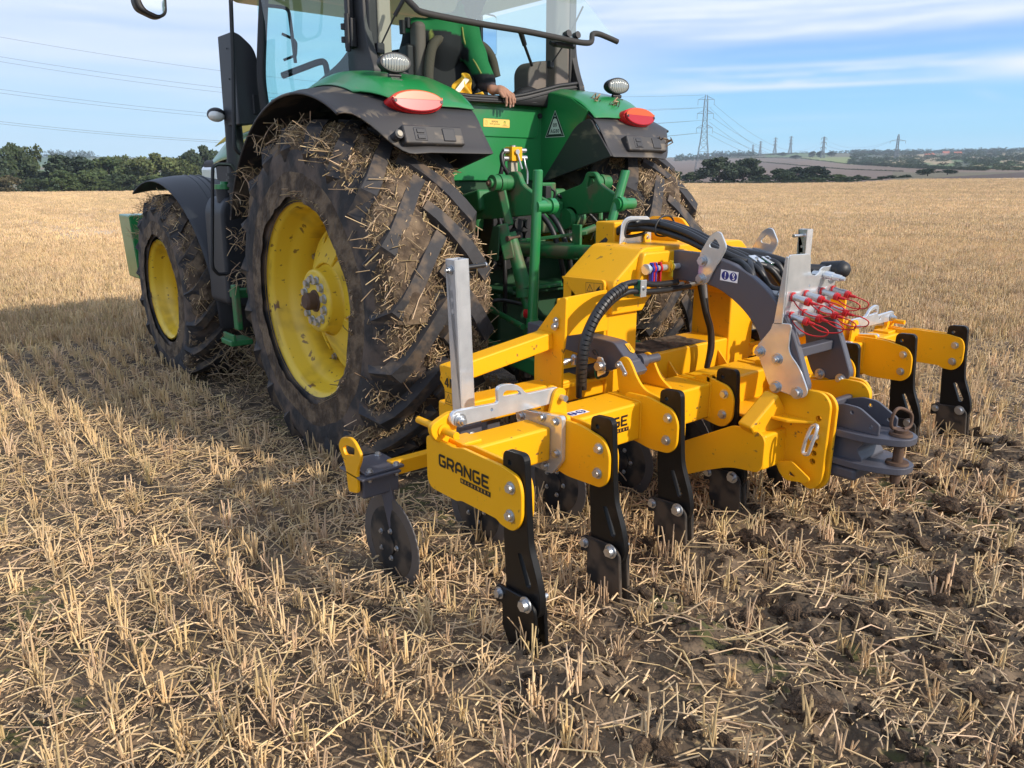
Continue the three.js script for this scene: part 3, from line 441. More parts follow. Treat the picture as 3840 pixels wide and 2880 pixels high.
  for (let i = 0; i < (front ? 160 : 240); i++) { const k = Math.floor(rr(0, 8)), th = 1.2 + k * .27 + rr(-.08, .08) - (front ? .6 : 0), o = side * rr(.25, .40) * ws, r = (.93 + rr(0, .1)) * s; L.push([[o, r * Math.sin(th), r * Math.cos(th)], [side * rr(-.2, 1), rr(-1, 1), rr(-1, 1)], rr(.04, .17), rr(.4, .9)]); }
  strawPieces('straw', L.filter((_, i) => i % 3 === 0), W); strawPieces('straw', L.filter((_, i) => i % 3), W, M.strawDull);
  // wheel: barrel, disc, hub
  const R = rimR, barrel = [[R * 1.012, .326], [R * 1.022, .320], [R * 1.0, .305], [R * .965, .292], [R * .945, .27], [R * .93, .20], [R * .90, .17], [R * .845, .13], [R * .83, .06], [R * .84, -.1], [R * .93, -.16], [R * .96, -.3], [R * 1.0, -.312]];
  const bl = barrel.map(([r, o]) => [r, o * ws]); mesh('rim', turn(lathe([...bl, ...bl.slice().reverse().map(([r, o], i) => [r + .008, o])], 80)), M.rim, W);
  if (!front) {
    mesh('wheel_disc', turn(lathe([[.0, .26], [.172, .262], [.188, .255], [.192, .24], [.196, .19], [.215, .165], [.25, .14], [.33, .10], [.40, .055], [.43, .03], [.475, .02], [.50, .03], [.50, .005], [.43, .0], [.2, .1], [0, .2]], 64)), M.rim, W);
    const lobes = []; for (let i = 0; i < 4; i++) { const sh = new THREE.Shape(); sh.absarc(0, 0, .445, -.60, .60); sh.lineTo(.33 * Math.cos(.70), .33 * Math.sin(.70)); sh.absarc(0, 0, .22, .76, -.76, true); sh.lineTo(.33 * Math.cos(.70), -.33 * Math.sin(.70)); sh.closePath(); const g = ext(sh, .03, { bev: .006, holes: [[.385, 0, .03]] }); g.rotateZ(i * Math.PI / 2 + .4); const p = g.attributes.position; for (let k = 0; k < p.count; k++) { const r = Math.hypot(p.getX(k), p.getY(k)); p.setZ(k, p.getZ(k) + piece([[.2, .165], [.33, .098], [.43, .04], [.46, .03]], r)); } lobes.push(g.rotateX(-Math.PI / 2)); }
    mesh('cast_spider', lobes.map(turn), M.rim, W);
    for (let i = 0; i < 8; i++) { const a = i / 8 * 6.28 + .3; bolt(W, [side * .042, .468 * Math.sin(a), .468 * Math.cos(a)], [side, 0, 0], .018, false, M.steel, 'wheel_bolt'); }
    for (let i = 0; i < 12; i++) { const a = i / 12 * 6.28 + .2; bolt(W, [side * .261, .130 * Math.sin(a), .130 * Math.cos(a)], [side, 0, 0], .0225, false, M.bolt, 'wheel_nut'); }
    mesh('axle_shaft', [turn(cyl([0, .1, 0], [0, .318, 0], .052, .052, 24)), turn(cyl([0, .318, 0], [0, .332, 0], .052, .040, 24)), turn(cyl([0, .25, 0], [0, .268, 0], .07, .066, 24))], M.rust, W);
  } else {
    mesh('wheel_disc', turn(lathe([[0, .06], [.12, .06], [.15, .05], [.16, .01], [.25, -.06], [.31, -.04], [.36, -.03], [.36, -.05], [.25, -.08], [0, .0]], 48)), M.rim, W);
    for (let i = 0; i < 10; i++) { const a = i / 10 * 6.28; bolt(W, [side * -.045, .27 * Math.sin(a), .27 * Math.cos(a)], [side, 0, 0], .015, false, M.bolt, 'wheel_nut'); }
  }
  return W;
}
seed = 11;
wheel('rear_wheel', 'left rear wheel with yellow rim and straw caked tread', -1, [-.98, 1.01, 0], 1, 1, .585, 19);
wheel('rear_wheel', 'right rear wheel behind the linkage', 1, [.98, 1.01, 0], 1, 1, .585, 19);
wheel('front_wheel', 'left front wheel with straw hanging from the tyre', -1, [-1.03, .76, -2.925], .80, .82, .425, 17, true);
wheel('front_wheel', 'right front wheel', 1, [1.03, .76, -2.925], .80, .82, .425, 17, true);

// rear mudguards: black extension all round, green hood on top
const fr = (X) => piece([[.49, 1.25], [.9, 1.25], [1.1, 1.228], [1.25, 1.20], [1.31, 1.178]], X), fEnd = (X) => 47.2 + 15 * ss(1.0, 1.31, X);
const fR = (X, ph) => fr(X) * (1 - .072 * ss(63, 47, ph));
for (const s of [-1, 1]) {
  const P = (X, r, ph) => [s * X, 1.01 + r * Math.sin(ph * RAD), r * Math.cos(ph * RAD)];
  const side = s < 0 ? 'left' : 'right';
  const bg = shell((u, v) => { const X = s < 0 ? lerp(1.31, .49, u) : lerp(.49, 1.31, u), ph = lerp(fEnd(X), 158, v); return P(X, fR(X, ph), ph); }, 26, 56, .010);
  const lip = tube(Array.from({ length: 30 }, (_, i) => { const ph = lerp(fEnd(1.31), 158, i / 29); return P(1.308, fR(1.31, ph) - .004, ph); }), .009, 60, 6);
  const hump = (X, ph) => fR(X, ph) + .008 + ss(1.15, .98, X) * (X < .6 ? lerp(.035, .065, (X - .49) / .11) : .065) * ss(56, 72, ph) * (1 - .45 * ss(100, 150, ph));
  const pMin = (X) => 60.6 + 11 * Math.pow(clamp((X - .92) / .2), 2);
  // socket box on the rear face
  const bp = P(.86, 1.185, 50.5), bn = V(0, .42, .9).normalize();
  mesh('fender_extension', [bg, lip], M.plastic, tractor);
  const panel = group('socket_panel', tractor, [bp[0] + (s < 0 ? .0 : -.02), bp[1] + .02, bp[2] - .005]); panel.rotation.x = -.38;
  mesh('panel_box', bx(-.19, .19, -.052, .052, -.07, .018, .012, 3), M.plastic, panel);
  mesh('socket_cover', [bx(.05, .13, -.036, .036, .0, .024, .006), bx(-.13, -.05, -.036, .036, .0, .021, .006), bx(-.113, -.067, .004, .027, .0, .026, .003), bx(-.113, -.067, -.027, -.004, .0, .026, .003)].map((g) => s < 0 ? g : g.rotateY(0).scale(1, 1, 1)), M.plasticClean, panel);
  if (s < 0) mesh('switch_knob', [cyl([-.215, .0, -.05], [-.215, .0, .012], .026, .024, 20)], M.plasticClean, panel), mesh('switch_face', cyl([-.215, 0, .01], [-.215, 0, .020], .018, .015, 20), M.beige, panel);
  mesh('mudguard', shell((u, v) => { const X = s < 0 ? lerp(1.13, .488, u) : lerp(.488, 1.13, u), ph = lerp(pMin(X), 150, v); return P(X, hump(X, ph), ph); }, 24, 60, .009), M.green, tractor);
  // inner wall of the wheel arch
  const top = []; for (let ph = 64; ph <= 128; ph += 8) { const r = hump(.5, ph); top.push([r * Math.cos(ph * RAD), 1.01 + r * Math.sin(ph * RAD) - .006]); }
  mesh('arch_wall', plateX([[.10, 1.70], [.30, 1.757], ...top, [-.75, 1.62], [-.2, 1.60]], s < 0 ? -.498 : .480, .018, { r: .01 }), M.green, tractor);
  const tip = P(.49, fR(.49, 47.6), 47.6), up = P(.49, fR(.49, 61), 61);
  mesh('arch_flap', plateX([[.113, 1.694], [.46, 2.07, .06], [up[2] - .02, up[1] + .005, .03], [tip[2], tip[1] - .006]], s < 0 ? -.502 : .476, .026, { r: .012 }), M.plastic, tractor);
  // tail lamp
  const tl = group('tail_light', tractor, [s * .884, 2.12, .628]); tl.rotation.x = -.2; if (s < 0) tl.rotation.y = -.06; else tl.rotation.y = .06;
  const el = (w, h, y0, y1) => { const sh = new THREE.Shape(), n = 40; const p = []; for (let i = 0; i < n; i++) { const a = i / n * 6.2832, y = h * Math.sin(a); p.push([w * Math.cos(a), clamp(y, y0, y1)]); } p.forEach((q, i) => i ? sh.lineTo(...q) : sh.moveTo(...q)); sh.closePath(); return sh; };
  mesh('lamp_base', ext(el(.158, .063, -1, 1), 0.12, { bev: .004 }).translate(0, 0, -.105), M.redPaint, tl);
  mesh('red_lens', ext(el(.152, .057, -1, .012), .022, { bev: .008, bs: 3 }).translate(0, 0, .012), M.redLens, tl);
  mesh('amber_lens', ext(el(.152, .057, .0135, 1), .022, { bev: .008, bs: 3 }).translate(0, 0, .012), M.amber, tl);
  mesh('lens_screw', [-1, 1].map((k) => cyl([k * .139, -.003, .03], [k * .139, -.003, .0365], .009, .009, 12)), M.trim, tl);
  // work lamp on its bracket
  const wl = group('work_light', tractor, [s * .888, 2.338, .44]); wl.rotation.x = -.05; wl.rotation.y = -.15;
  mesh('lamp_housing', [new THREE.SphereGeometry(1, 28, 16).scale(.092, .052, .055).translate(0, 0, -.035), ext(el(.093, .053, -1, 1), .03, { bev: .004 }).translate(0, 0, -.022)], M.trim, wl);
  mesh('lamp_reflector', new THREE.SphereGeometry(1, 28, 10, 0, 6.2832, 0, 1.2).rotateX(Math.PI / 2).scale(.088, .048, .02).translate(0, 0, .0), M.reflector, wl);
  mesh('lamp_bracket', [bx(-.028, .028, -.125, -.045, -.03, -.012, .004), bx(-.035, .035, -.13, -.085, -.05, .01, .004), cyl([-.036, -.065, -.02], [.036, -.065, -.02], .012, .012, 10)], M.trim, wl);
}
// clods lying on the right mudguard
{ const L = []; for (const [X, ph] of [[.62, 68], [.75, 66], [.78, 82], [1.05, 52], [.98, 53]]) for (let i = 0; i < 5; i++) { const r = 1.315 * (ph < 60 ? .93 : 1), a = ph * RAD + rr(-.01, .01); L.push([[X + rr(-.02, .02), 1.01 + r * Math.sin(a), r * Math.cos(a)], [rr(-1, 1), rr(0, .6), rr(-1, 1)], rr(.02, .06), 2]); } strawPieces('straw_bits', L, tractor, M.strawDull); }
// rear panel between the mudguards
mesh('rear_panel', [plateZ([[-.485, 1.71], [.485, 1.71], [.485, 2.20], [.44, 2.22], [-.44, 2.22], [-.485, 2.20]], .075, .03, { r: .03, bev: .006, bs: 3 }), plateZ([[-.44, 1.99], [.44, 1.99], [.465, 2.185], [-.465, 2.185]], .09, .024, { r: .04, bev: .01, bs: 3 })], M.green, tractor);
mesh('panel_bolt', cyl([.455, 2.14, .1], [.455, 2.14, .125], .02, .018, 12), M.trim, tractor);
sticker('dealer_plate', tractor, decal(.222, .052, (g, w, h) => { g.fillStyle = '#f0c766'; g.beginPath(); g.roundRect(2, 2, w - 4, h - 4, 12); g.fill(); g.strokeStyle = '#c99a30'; g.lineWidth = 4; g.stroke(); g.fillStyle = '#2a2412'; g.font = 'bold 40px sans-serif'; g.textAlign = 'center'; g.fillText('RIPON', w * .43, h * .44); g.font = 'bold 30px sans-serif'; g.fillText('farm services', w * .43, h * .70); g.font = '14px sans-serif'; g.fillText('Ltd', w * .4, h * .86); g.strokeStyle = '#7a6a30'; g.lineWidth = 4; g.beginPath(); g.ellipse(w * .11, h * .5, 22, 34, 0, 0, 7); g.stroke(); g.beginPath(); g.moveTo(w * .09, h * .7); g.lineTo(w * .13, h * .3); g.stroke(); g.fillStyle = '#1d7a33'; g.beginPath(); g.roundRect(w * .77, h * .22, 40, 40, 10); g.fill(); g.fillStyle = '#f2d14a'; g.beginPath(); g.moveTo(w * .78, h * .5); g.lineTo(w * .80, h * .33); g.lineTo(w * .84, h * .42); g.lineTo(w * .82, h * .52); g.fill(); g.fillStyle = '#3a6a30'; g.fillRect(w * .75, h * .64, 70, 8); g.fillStyle = '#8a7a40'; g.fillRect(w * .70, h * .78, 130, 7); }), .222, .052, [.076, 2.078, .1145], [0, 0, 1], [1, 0, 0]);
sticker('weight_plate', tractor, decal(.2, .2, (g, w, h) => { const T = (k) => { g.beginPath(); g.moveTo(w / 2, h * .02 + k * 1.9); g.lineTo(w - k * 1.6 - 4, h * .97 - k); g.lineTo(4 + k * 1.6, h * .97 - k); g.closePath(); }; T(0); g.fillStyle = '#d8dad6'; g.fill(); T(10); g.fillStyle = '#161a1c'; g.fill(); g.fillStyle = '#d9dbd6'; g.beginPath(); g.moveTo(w * .5, h * .30); g.lineTo(w * .58, h * .34); g.lineTo(w * .82, h * .86); g.lineTo(w * .18, h * .86); g.lineTo(w * .42, h * .34); g.closePath(); g.fill(); g.fillStyle = '#15181a'; g.textAlign = 'center'; g.font = 'bold 96px sans-serif'; g.fillText('09', w / 2, h * .61); g.font = 'bold 92px sans-serif'; g.fillText('AG80', w / 2, h * .82); g.fillStyle = '#e8e8e8'; g.fillRect(w * .46, h * .2, w * .08, 6); g.fillRect(w * .45, h * .235, w * .1, 6); g.strokeStyle = '#d9dbd6'; g.lineWidth = 4; g.beginPath(); g.arc(w * .86, h * .88, 14, 0, 7); g.stroke(); g.fillRect(w * .13, h * .87, 12, 12); }), .20, .185, [.478, 2.083, .25], [-1, 0, 0], [0, 0, 1]);
// cab
{
  const panelPts = [[-.04, 2.98], [-.04, 2.62], [-.055, 2.48, .05], [-.20, 2.41, .1], [-.55, 2.315, .05], [-.60, 2.14], [.20, 2.14], [.20, 2.34], [.16, 2.42, .08], [.11, 2.56, .1], [.09, 2.98]];
  for (const s of [-1, 1]) {
    mesh('rear_pillar', [plateX(panelPts, s < 0 ? -.885 : .755, .05, { r: .02, bev: .006, bs: 2 }), bx(s < 0 ? -.865 : .725, s < 0 ? -.79 : .795, 2.32, 3.0, -.02, .12, .02, 3)], M.trim, tractor);
    mesh('pillar_trim', bx(s < 0 ? -.795 : .60, s < 0 ? -.70 : .735, 2.30, 3.0, .0, .115, .02, 3), s < 0 ? M.beige : M.brownGrey, tractor);
    mesh('front_pillar', [tube([[s * .955, 2.18, -1.2], [s * .965, 2.4, -1.2], [s * .94, 2.64, -1.2], [s * .895, 2.98, -1.2]], .034, 20, 8)], M.trim, tractor);
    mesh('side_window', grid((u, v) => { const y = lerp(1.75, 2.98, v), z = lerp(-1.19, -.045, u); return [s * (.90 + .05 * Math.sin(Math.min(1, (y - 1.75) / 1.0) * 2.4) * (1 - u * .8)), y, z]; }, 10, 10, s > 0), M.glass, tractor);
  }
  mesh('door_sill', [bx(-.93, -.85, 1.45, 1.78, -1.3, -.2, .03, 3)], M.trim, tractor);
  mesh('door_hinge', [bx(-.925, -.885, 2.46, 2.62, -.055, .03, .008), cyl([-.93, 2.44, .0], [-.93, 2.64, .0], .016, .016, 12), bx(-.93, -.89, 2.62, 3.0, -.03, .01, .006), cyl([-.935, 2.49, -.03], [-.935, 2.52, -.03], .02, .02, 10), cyl([-.935, 2.56, -.03], [-.935, 2.59, -.03], .02, .02, 10)], M.trim, tractor);
  mesh('roof', bx(-.92, .92, 2.985, 3.28, -1.9, .28, .09, 4), M.green, tractor);
  mesh('windscreen', grid((u, v) => [lerp(-.9, .9, u), lerp(2.25, 2.98, v), -1.33 - .06 * Math.sin(u * 3.14)], 10, 4), M.glass, tractor);
  const top = (x) => piece([[-.80, 2.37], [-.66, 2.33], [-.51, 2.282], [-.36, 2.246], [-.2, 2.234], [.1, 2.240], [.276, 2.270], [.42, 2.305], [.58, 2.345], [.80, 2.38]], x);
  mesh('rear_sill', [shell((u, v) => { const x = lerp(-.80, .80, u); return [x, lerp(2.192, top(x), v), .165 + .012 * Math.sin(v * 3)]; }, 40, 6, .05), tube(Array.from({ length: 24 }, (_, i) => { const x = lerp(-.79, .79, i / 23); return [x, top(x) - .006, .165]; }), .014, 60, 8), tube(Array.from({ length: 24 }, (_, i) => { const x = lerp(-.79, .79, i / 23); return [x, top(x) - .034, .176]; }), .006, 60, 6)], M.trim, tractor);
  mesh('cab_floor', [bx(-.84, .84, 1.6, 1.66, -1.35, .08, .01), bx(-.84, .84, 1.66, 2.2, .02, .07, .01), bx(-.84, .84, 1.6, 2.28, -1.38, -1.32, .02)], M.trim, tractor);
  // rear window swung open, dark rubber edge with a notch
  const wl = [[-.80, 2.70], [-.755, 2.632], [-.70, 2.604], [-.35, 2.59], [.0, 2.586], [.30, 2.573], [.45, 2.566], [.545, 2.572], [.585, 2.592], [.625, 2.638], [.69, 2.648], [.77, 2.632], [.845, 2.612]];
  const zz = (y) => piece([[2.56, .50], [3.0, .16]], y);
  const rw = group('rear_window', tractor);
  mesh('window_edge', tube(wl.map(([x, y]) => [x, y, zz(y)]), .018, 90, 8), M.rubberFrame, rw);
  mesh('window_pane', grid((u, v) => { const i = u * (wl.length - 1), k = Math.min(wl.length - 2, Math.floor(i)), x = lerp(wl[k][0], wl[k + 1][0], i - k), y0 = lerp(wl[k][1], wl[k + 1][1], i - k), xt = lerp(-.74, .70, u); const y = lerp(y0 + .006, 3.0, v); return [lerp(x, xt, v), y, zz(y)]; }, 60, 6), M.glassDusty, rw);
  mesh('window_knob', [.36, .44].map((x) => cyl([x, 2.60, zz(2.6) - .02], [x, 2.61, zz(2.6) + .03], .02, .022, 16)), M.trim, rw);
  mesh('window_latch', [bx(.30, .45, 2.535, 2.565, .40, .45, .01), cyl([.30, 2.55, .42], [.27, 2.555, .42], .012, .012, 10), cyl([.45, 2.55, .42], [.475, 2.545, .42], .012, .012, 10)], M.trim, rw);
  mesh('gas_strut', [cyl([-.70, 2.72, .27], [-.745, 2.62, .22], .012, .012, 10), cyl([-.745, 2.62, .22], [-.80, 2.47, .15], .005, .005, 8), bx(-.83, -.78, 2.42, 2.48, .10, .16, .008)], M.trim, tractor);
  mesh('gas_strut', [cyl([.70, 2.84, .27], [.60, 2.62, .22], .006, .006, 8), cyl([.60, 2.62, .22], [.53, 2.49, .16], .005, .005, 8), bx(.51, .55, 2.45, 2.50, .12, .16, .008)], M.trim, tractor);
  mesh('wiper_arm', [cyl([.21, 2.64, .2], [.255, 2.565, .19], .018, .016, 10), cyl([.25, 2.57, .19], [.345, 2.45, .16], .010, .010, 8)], M.trim, tractor);
  // inside: seat, armrest, console, steering wheel
  const seat = group('seat', tractor);
  mesh('seat_back', shell((u, v) => { const a = (u - .5) * 2, y = lerp(2.06, 2.60, v); return [-.0 + a * .25 * (1 - .25 * Math.pow(v, 3)), y, -.10 - .06 * a * a * (1 - v * .5) - .10 * v]; }, 14, 12, .10), M.seatBlack, seat);
  mesh('seat_bolster', tube([[-.30, 2.28, -.12], [-.285, 2.42, -.13], [-.24, 2.55, -.15], [-.16, 2.60, -.17], [0, 2.61, -.18], [.16, 2.60, -.17], [.24, 2.53, -.15], [.27, 2.40, -.13]], .033, 50, 10), M.fabricSeat, seat);
  mesh('seat_cushion', bx(-.27, .27, 1.98, 2.10, -.72, -.2, .05, 4), M.fabricSeat, seat);
  mesh('armrest', bx(-.345, -.262, 2.24, 2.70, -.27, -.17, .035, 4), M.brownGrey, seat); mesh('armrest_side', bx(-.405, -.343, 2.28, 2.56, -.30, -.2, .02, 3), M.trim, seat); mesh('armrest_lever', [cyl([-.40, 2.62, -.25], [-.40, 2.70, -.25], .02, .022, 10), cyl([-.36, 2.66, -.25], [-.36, 2.72, -.25], .02, .02, 10)], M.trim, seat);
  mesh('console', [plateZ([[.42, 2.20], [.415, 2.44, .04], [.47, 2.50, .04], [.62, 2.52, .04], [.70, 2.46, .04], [.70, 2.20]], -.12, .16, { bev: .012, bs: 3 })], M.brownGrey, tractor);
  mesh('console_dome', new THREE.SphereGeometry(.15, 24, 12, 0, 6.2832, 0, 1.57).scale(1, .75, .5).translate(.36, 2.215, .1), M.trim, tractor);
  mesh('joystick', [beam([.16, 2.36, -.12], [.06, 2.27, -.12], .035, .04, .01), bx(.14, .2, 2.34, 2.39, -.15, -.09, .012)], M.trim, tractor);
  mesh('steering_wheel', new THREE.TorusGeometry(.22, .017, 10, 40).rotateX(1.05).translate(-.06, 2.49, -.92), M.trim, tractor);
  mesh('steering_column', [cyl([-.06, 1.7, -1.2], [-.06, 2.46, -.95], .07, .05, 14), cyl([-.06, 2.49, -.92], [.14, 2.44, -.96], .012, .012, 8), cyl([-.06, 2.49, -.92], [-.26, 2.44, -.96], .012, .012, 8)], M.trim, tractor);
  mesh('door_rail', tube([[-.90, 2.40, -1.0], [-.75, 2.46, -1.0], [-.62, 2.51, -1.0], [-.585, 2.50, -.98], [-.58, 2.40, -.96]], .022, 40, 8), M.plasticClean, tractor);
  mesh('door_handle', tube([[-.79, 2.70, -1.2], [-.71, 2.675, -1.2], [-.69, 2.65, -1.2], [-.70, 2.57, -1.2], [-.79, 2.53, -1.2]], .010, 30, 6, false, .1), M.trim, tractor);
  mesh('grab_bar', [tube([[-1.14, 3.05, -1.2], [-1.135, 2.87, -1.2], [-1.155, 2.5, -1.2], [-1.195, 1.98, -1.2], [-1.195, 1.93, -1.2], [-1.165, 1.89, -1.2], [-1.05, 1.86, -1.2]], .0145, 60, 8, false, .15), tube([[-1.135, 2.90, -1.2], [-1.0, 2.93, -1.2], [-.93, 2.91, -1.2]], .012, 20, 8), tube([[-.93, 2.86, -1.16], [-.80, 2.86, -1.14], [-.765, 2.83, -1.12], [-.77, 2.5, -1.06]], .012, 30, 8, false, .2)], M.trim, tractor);
  // mirrors
  const mr = group('wing_mirror', tractor);
  const ms = [[-1.645, 3.15], [-1.64, 2.86, .03], [-1.62, 2.81, .03], [-1.50, 2.765, .06], [-1.43, 2.80, .04], [-1.415, 3.13]];
  mesh('mirror_shell', plateZ(ms, -1.68, .10, { r: .04, bev: .02, bs: 3 }), M.trim, mr);
  mesh('mirror_glass', plateZ([[-1.615, 3.13], [-1.60, 2.86, .03], [-1.575, 2.815, .03], [-1.49, 2.785, .04], [-1.45, 2.82, .03], [-1.44, 3.11]], -1.578, .006, { r: .03 }), M.mirror, mr);
  mesh('mirror_arm', cyl([-1.5, 3.1, -1.65], [-.95, 3.05, -1.3], .016, .016, 10), M.trim, mr);
  const m2 = group('wing_mirror', tractor); mesh('mirror_shell', plateZ([[1.20, 2.78, .05], [1.385, 2.77, .06], [1.385, 3.12], [1.20, 3.13]], -1.58, .07, { bev: .015, bs: 3, r: .04 }), M.plasticClean, m2); mesh('mirror_glass', plateZ([[1.215, 2.795, .04], [1.37, 2.785, .04], [1.37, 3.10], [1.215, 3.11]], -1.507, .005, { r: .03 }), M.mirror, m2); mesh('mirror_arm', cyl([1.2, 3.1, -1.55], [.95, 3.02, -1.3], .016, .016, 8), M.trim, m2);
}
// exhaust and air intake casing left of the cab, lamp, steps, tank
mesh('intake_casing', [plateZ([[-1.10, 2.70, .008], [-1.05, 2.685, .04], [-.96, 2.61, .05], [-.935, 2.53, .05], [-.945, 2.34], [-.945, 2.20], [-.98, 2.095, .03], [-1.11, 2.09, .01]], -1.60, .29, { bev: .010, bs: 3 })], M.plasticClean, tractor);
for (const y of [2.2, 2.4, 2.6]) bolt(tractor, [-1.107, y, -1.42], [-1, 0, 0], .005, false, M.trim, 'rivet');
mesh('intake_pipe', [cyl([-1.06, 1.5, -1.55], [-1.06, 2.12, -1.55], .075, .06, 24), ...[1.62, 1.66, 1.70, 1.74].map((y) => cyl([-1.06, y, -1.55], [-1.06, y + .02, -1.55], .082, .082, 20)), bx(-1.0, -.93, 2.16, 2.30, -1.42, -1.3, .012)], M.trim, tractor);
{ const l = group('side_light', tractor); mesh('lamp_housing', new THREE.SphereGeometry(1, 20, 14).scale(.065, .05, .06).translate(-1.16, 2.17, -1.60), M.trim, l); mesh('lamp_lens', new THREE.SphereGeometry(1, 20, 14).scale(.058, .042, .04).translate(-1.167, 2.16, -1.575), M.lens, l); }
{ const t = group('tank', tractor); mesh('tank_body', [plateZ([[-1.215, .78, .05], [-1.20, 1.50, .05], [-1.15, 1.585, .03], [-.92, 1.60], [-.9, .74]], -1.95, .38, { bev: .03, bs: 4, r: .03 }), cyl([-1.12, 1.55, -1.68], [-1.12, 1.655, -1.68], .062, .066, 24)], M.plasticClean, t); mesh('filler_cap', [cyl([-1.12, 1.645, -1.68], [-1.12, 1.68, -1.68], .075, .075, 28), cyl([-1.12, 1.68, -1.68], [-1.12, 1.70, -1.68], .03, .028, 12)], M.green, t);
  sticker('tank_label', t, decal(.06, .03, (g, w, h) => { g.fillStyle = '#cfd2d2'; g.fillRect(0, 0, w, h); g.fillStyle = '#444'; g.fillRect(30, 30, w - 60, 40); for (let i = 0; i < 6; i++) g.fillRect(40 + i * 75, 110, i % 2 ? 30 : 50, 90); }), .055, .026, [-1.085, 1.50, -1.568], [0, 0, 1], [1, 0, 0]); }
mesh('step_rail', tube([[-1.16, 1.03, -1.5], [-1.29, 1.035, -1.5], [-1.325, 1.08, -1.5], [-1.325, 1.14, -1.5], [-1.265, 1.72, -1.5], [-1.255, 1.80, -1.5], [-1.22, 1.822, -1.5], [-1.13, 1.82, -1.5], [-1.10, 1.775, -1.5], [-1.055, 1.62, -1.5]], .013, 90, 8, false, .1), M.trim, tractor);
mesh('step', [bx(-1.34, -1.30, .68, 1.0, -1.14, -1.06, .01), bx(-1.42, -1.26, .58, .62, -1.2, -1.0, .01), bx(-1.40, -1.38, .60, .66, -1.2, -1.0, .005), bx(-1.33, -.8, .9, .96, -1.2, -1.1, .01)], M.greenOld, tractor);
// front mudguard: curved black shell over the front wheel
for (const s of [-1, 1]) mesh('front_mudguard', [shell((u, v) => { const a = lerp(118, -14, v) * RAD, xo = lerp(1.345, 1.14, v), X = s < 0 ? lerp(xo, .78, u) : lerp(.78, xo, u), r = .95 + .035 * Math.sin(u * 3.14) - .02 * (s < 0 ? 1 - u : u); return [s * X, .76 + r * Math.sin(a), -2.925 + r * Math.cos(a)]; }, 14, 40, .012), ...[0, 1, 2].map((i) => { const X = s * (1.02 - i * .06); return tube(Array.from({ length: 10 }, (_, k) => { const a = (92 - k * 6) * RAD, r = .985; return [X, .76 + r * Math.sin(a), -2.925 + r * Math.cos(a)]; }), .008, 16, 5); })], M.plasticClean, tractor);
// bonnet
mesh('bonnet', shell((u, v) => { const z = lerp(-4.35, -1.4, v), t = ss(-4.45, -3.2, z), hw = lerp(.34, .47, t), yt = lerp(1.83, 2.19, Math.pow(ss(-4.6, -2.7, z), .8)) + .03 * ss(-2.8, -1.4, z), a = (u - .5) * 2, k = Math.pow(Math.abs(a), 1); const x = k < .6 ? a / .6 * hw * .82 : Math.sign(a) * lerp(hw * .82, hw, Math.sin((k - .6) / .4 * 1.57)); const y = k < .6 ? yt - .02 * k : lerp(yt - .012, 1.9 - .07 * (1 - t), 1 - Math.cos((k - .6) / .4 * 1.57)); return [x, y, z]; }, 30, 30, .01), M.green, tractor);
mesh('bonnet_side', [bx(-.465, .465, 1.15, 1.94, -3.4, -1.4, .02), bx(-.40, .40, 1.15, 1.9, -4.25, -3.4, .04)], std([.05, .045, .045], .7), tractor);
mesh('bonnet_panel', [bx(-.474, -.3, 1.3, 1.98, -3.0, -2.4, .01)], M.green, tractor);
mesh('headlight', [-1, 1].map((s) => bx(s < 0 ? -.412 : .30, s < 0 ? -.30 : .412, 1.66, 1.84, -4.30, -3.85, .04, 3)), M.lens, tractor);
mesh('bonnet_stripe', plateX([[-3.60, 2.02], [-3.457, 2.06], [-3.07, 2.158], [-2.6, 2.20], [-2.6, 2.14], [-3.0, 2.10]], -.487, .012, { r: .004 }), std([.72, .52, .03], .4), tractor);
sticker('bonnet_number', tractor, decal(.3, .12, (g, w, h) => { g.fillStyle = '#e9c83a'; g.font = 'bold 150px sans-serif'; g.fillText('7230R', 10, 150); }), .34, .12, [-.488, 2.03, -2.82], [-1, 0, 0], [0, 0, 1]);
// front weight block and chassis
mesh('front_weight', [plateZ([[-1.16, 1.355], [1.16, 1.355], [1.13, .70], [-1.13, .70]], -4.75, .4, { r: .02, bev: .01 }), bx(-.3, .3, .6, 1.0, -4.4, -3.8, .02)], M.green, tractor);
mesh('chassis', [bx(-.30, .30, .62, 1.25, -4.2, .1, .04), bx(-.28, .28, .70, 1.62, -.5, .30, .05), cyl([-.85, 1.01, 0], [.85, 1.01, 0], .17, .17, 24), cyl([-.9, .76, -2.925], [.9, .76, -2.925], .11, .11, 16), bx(-.9, .9, .7, 1.1, -2.0, -1.2, .05), bx(-.48, .48, 1.55, 1.72, -.4, .08, .02)], M.greenDark, tractor);
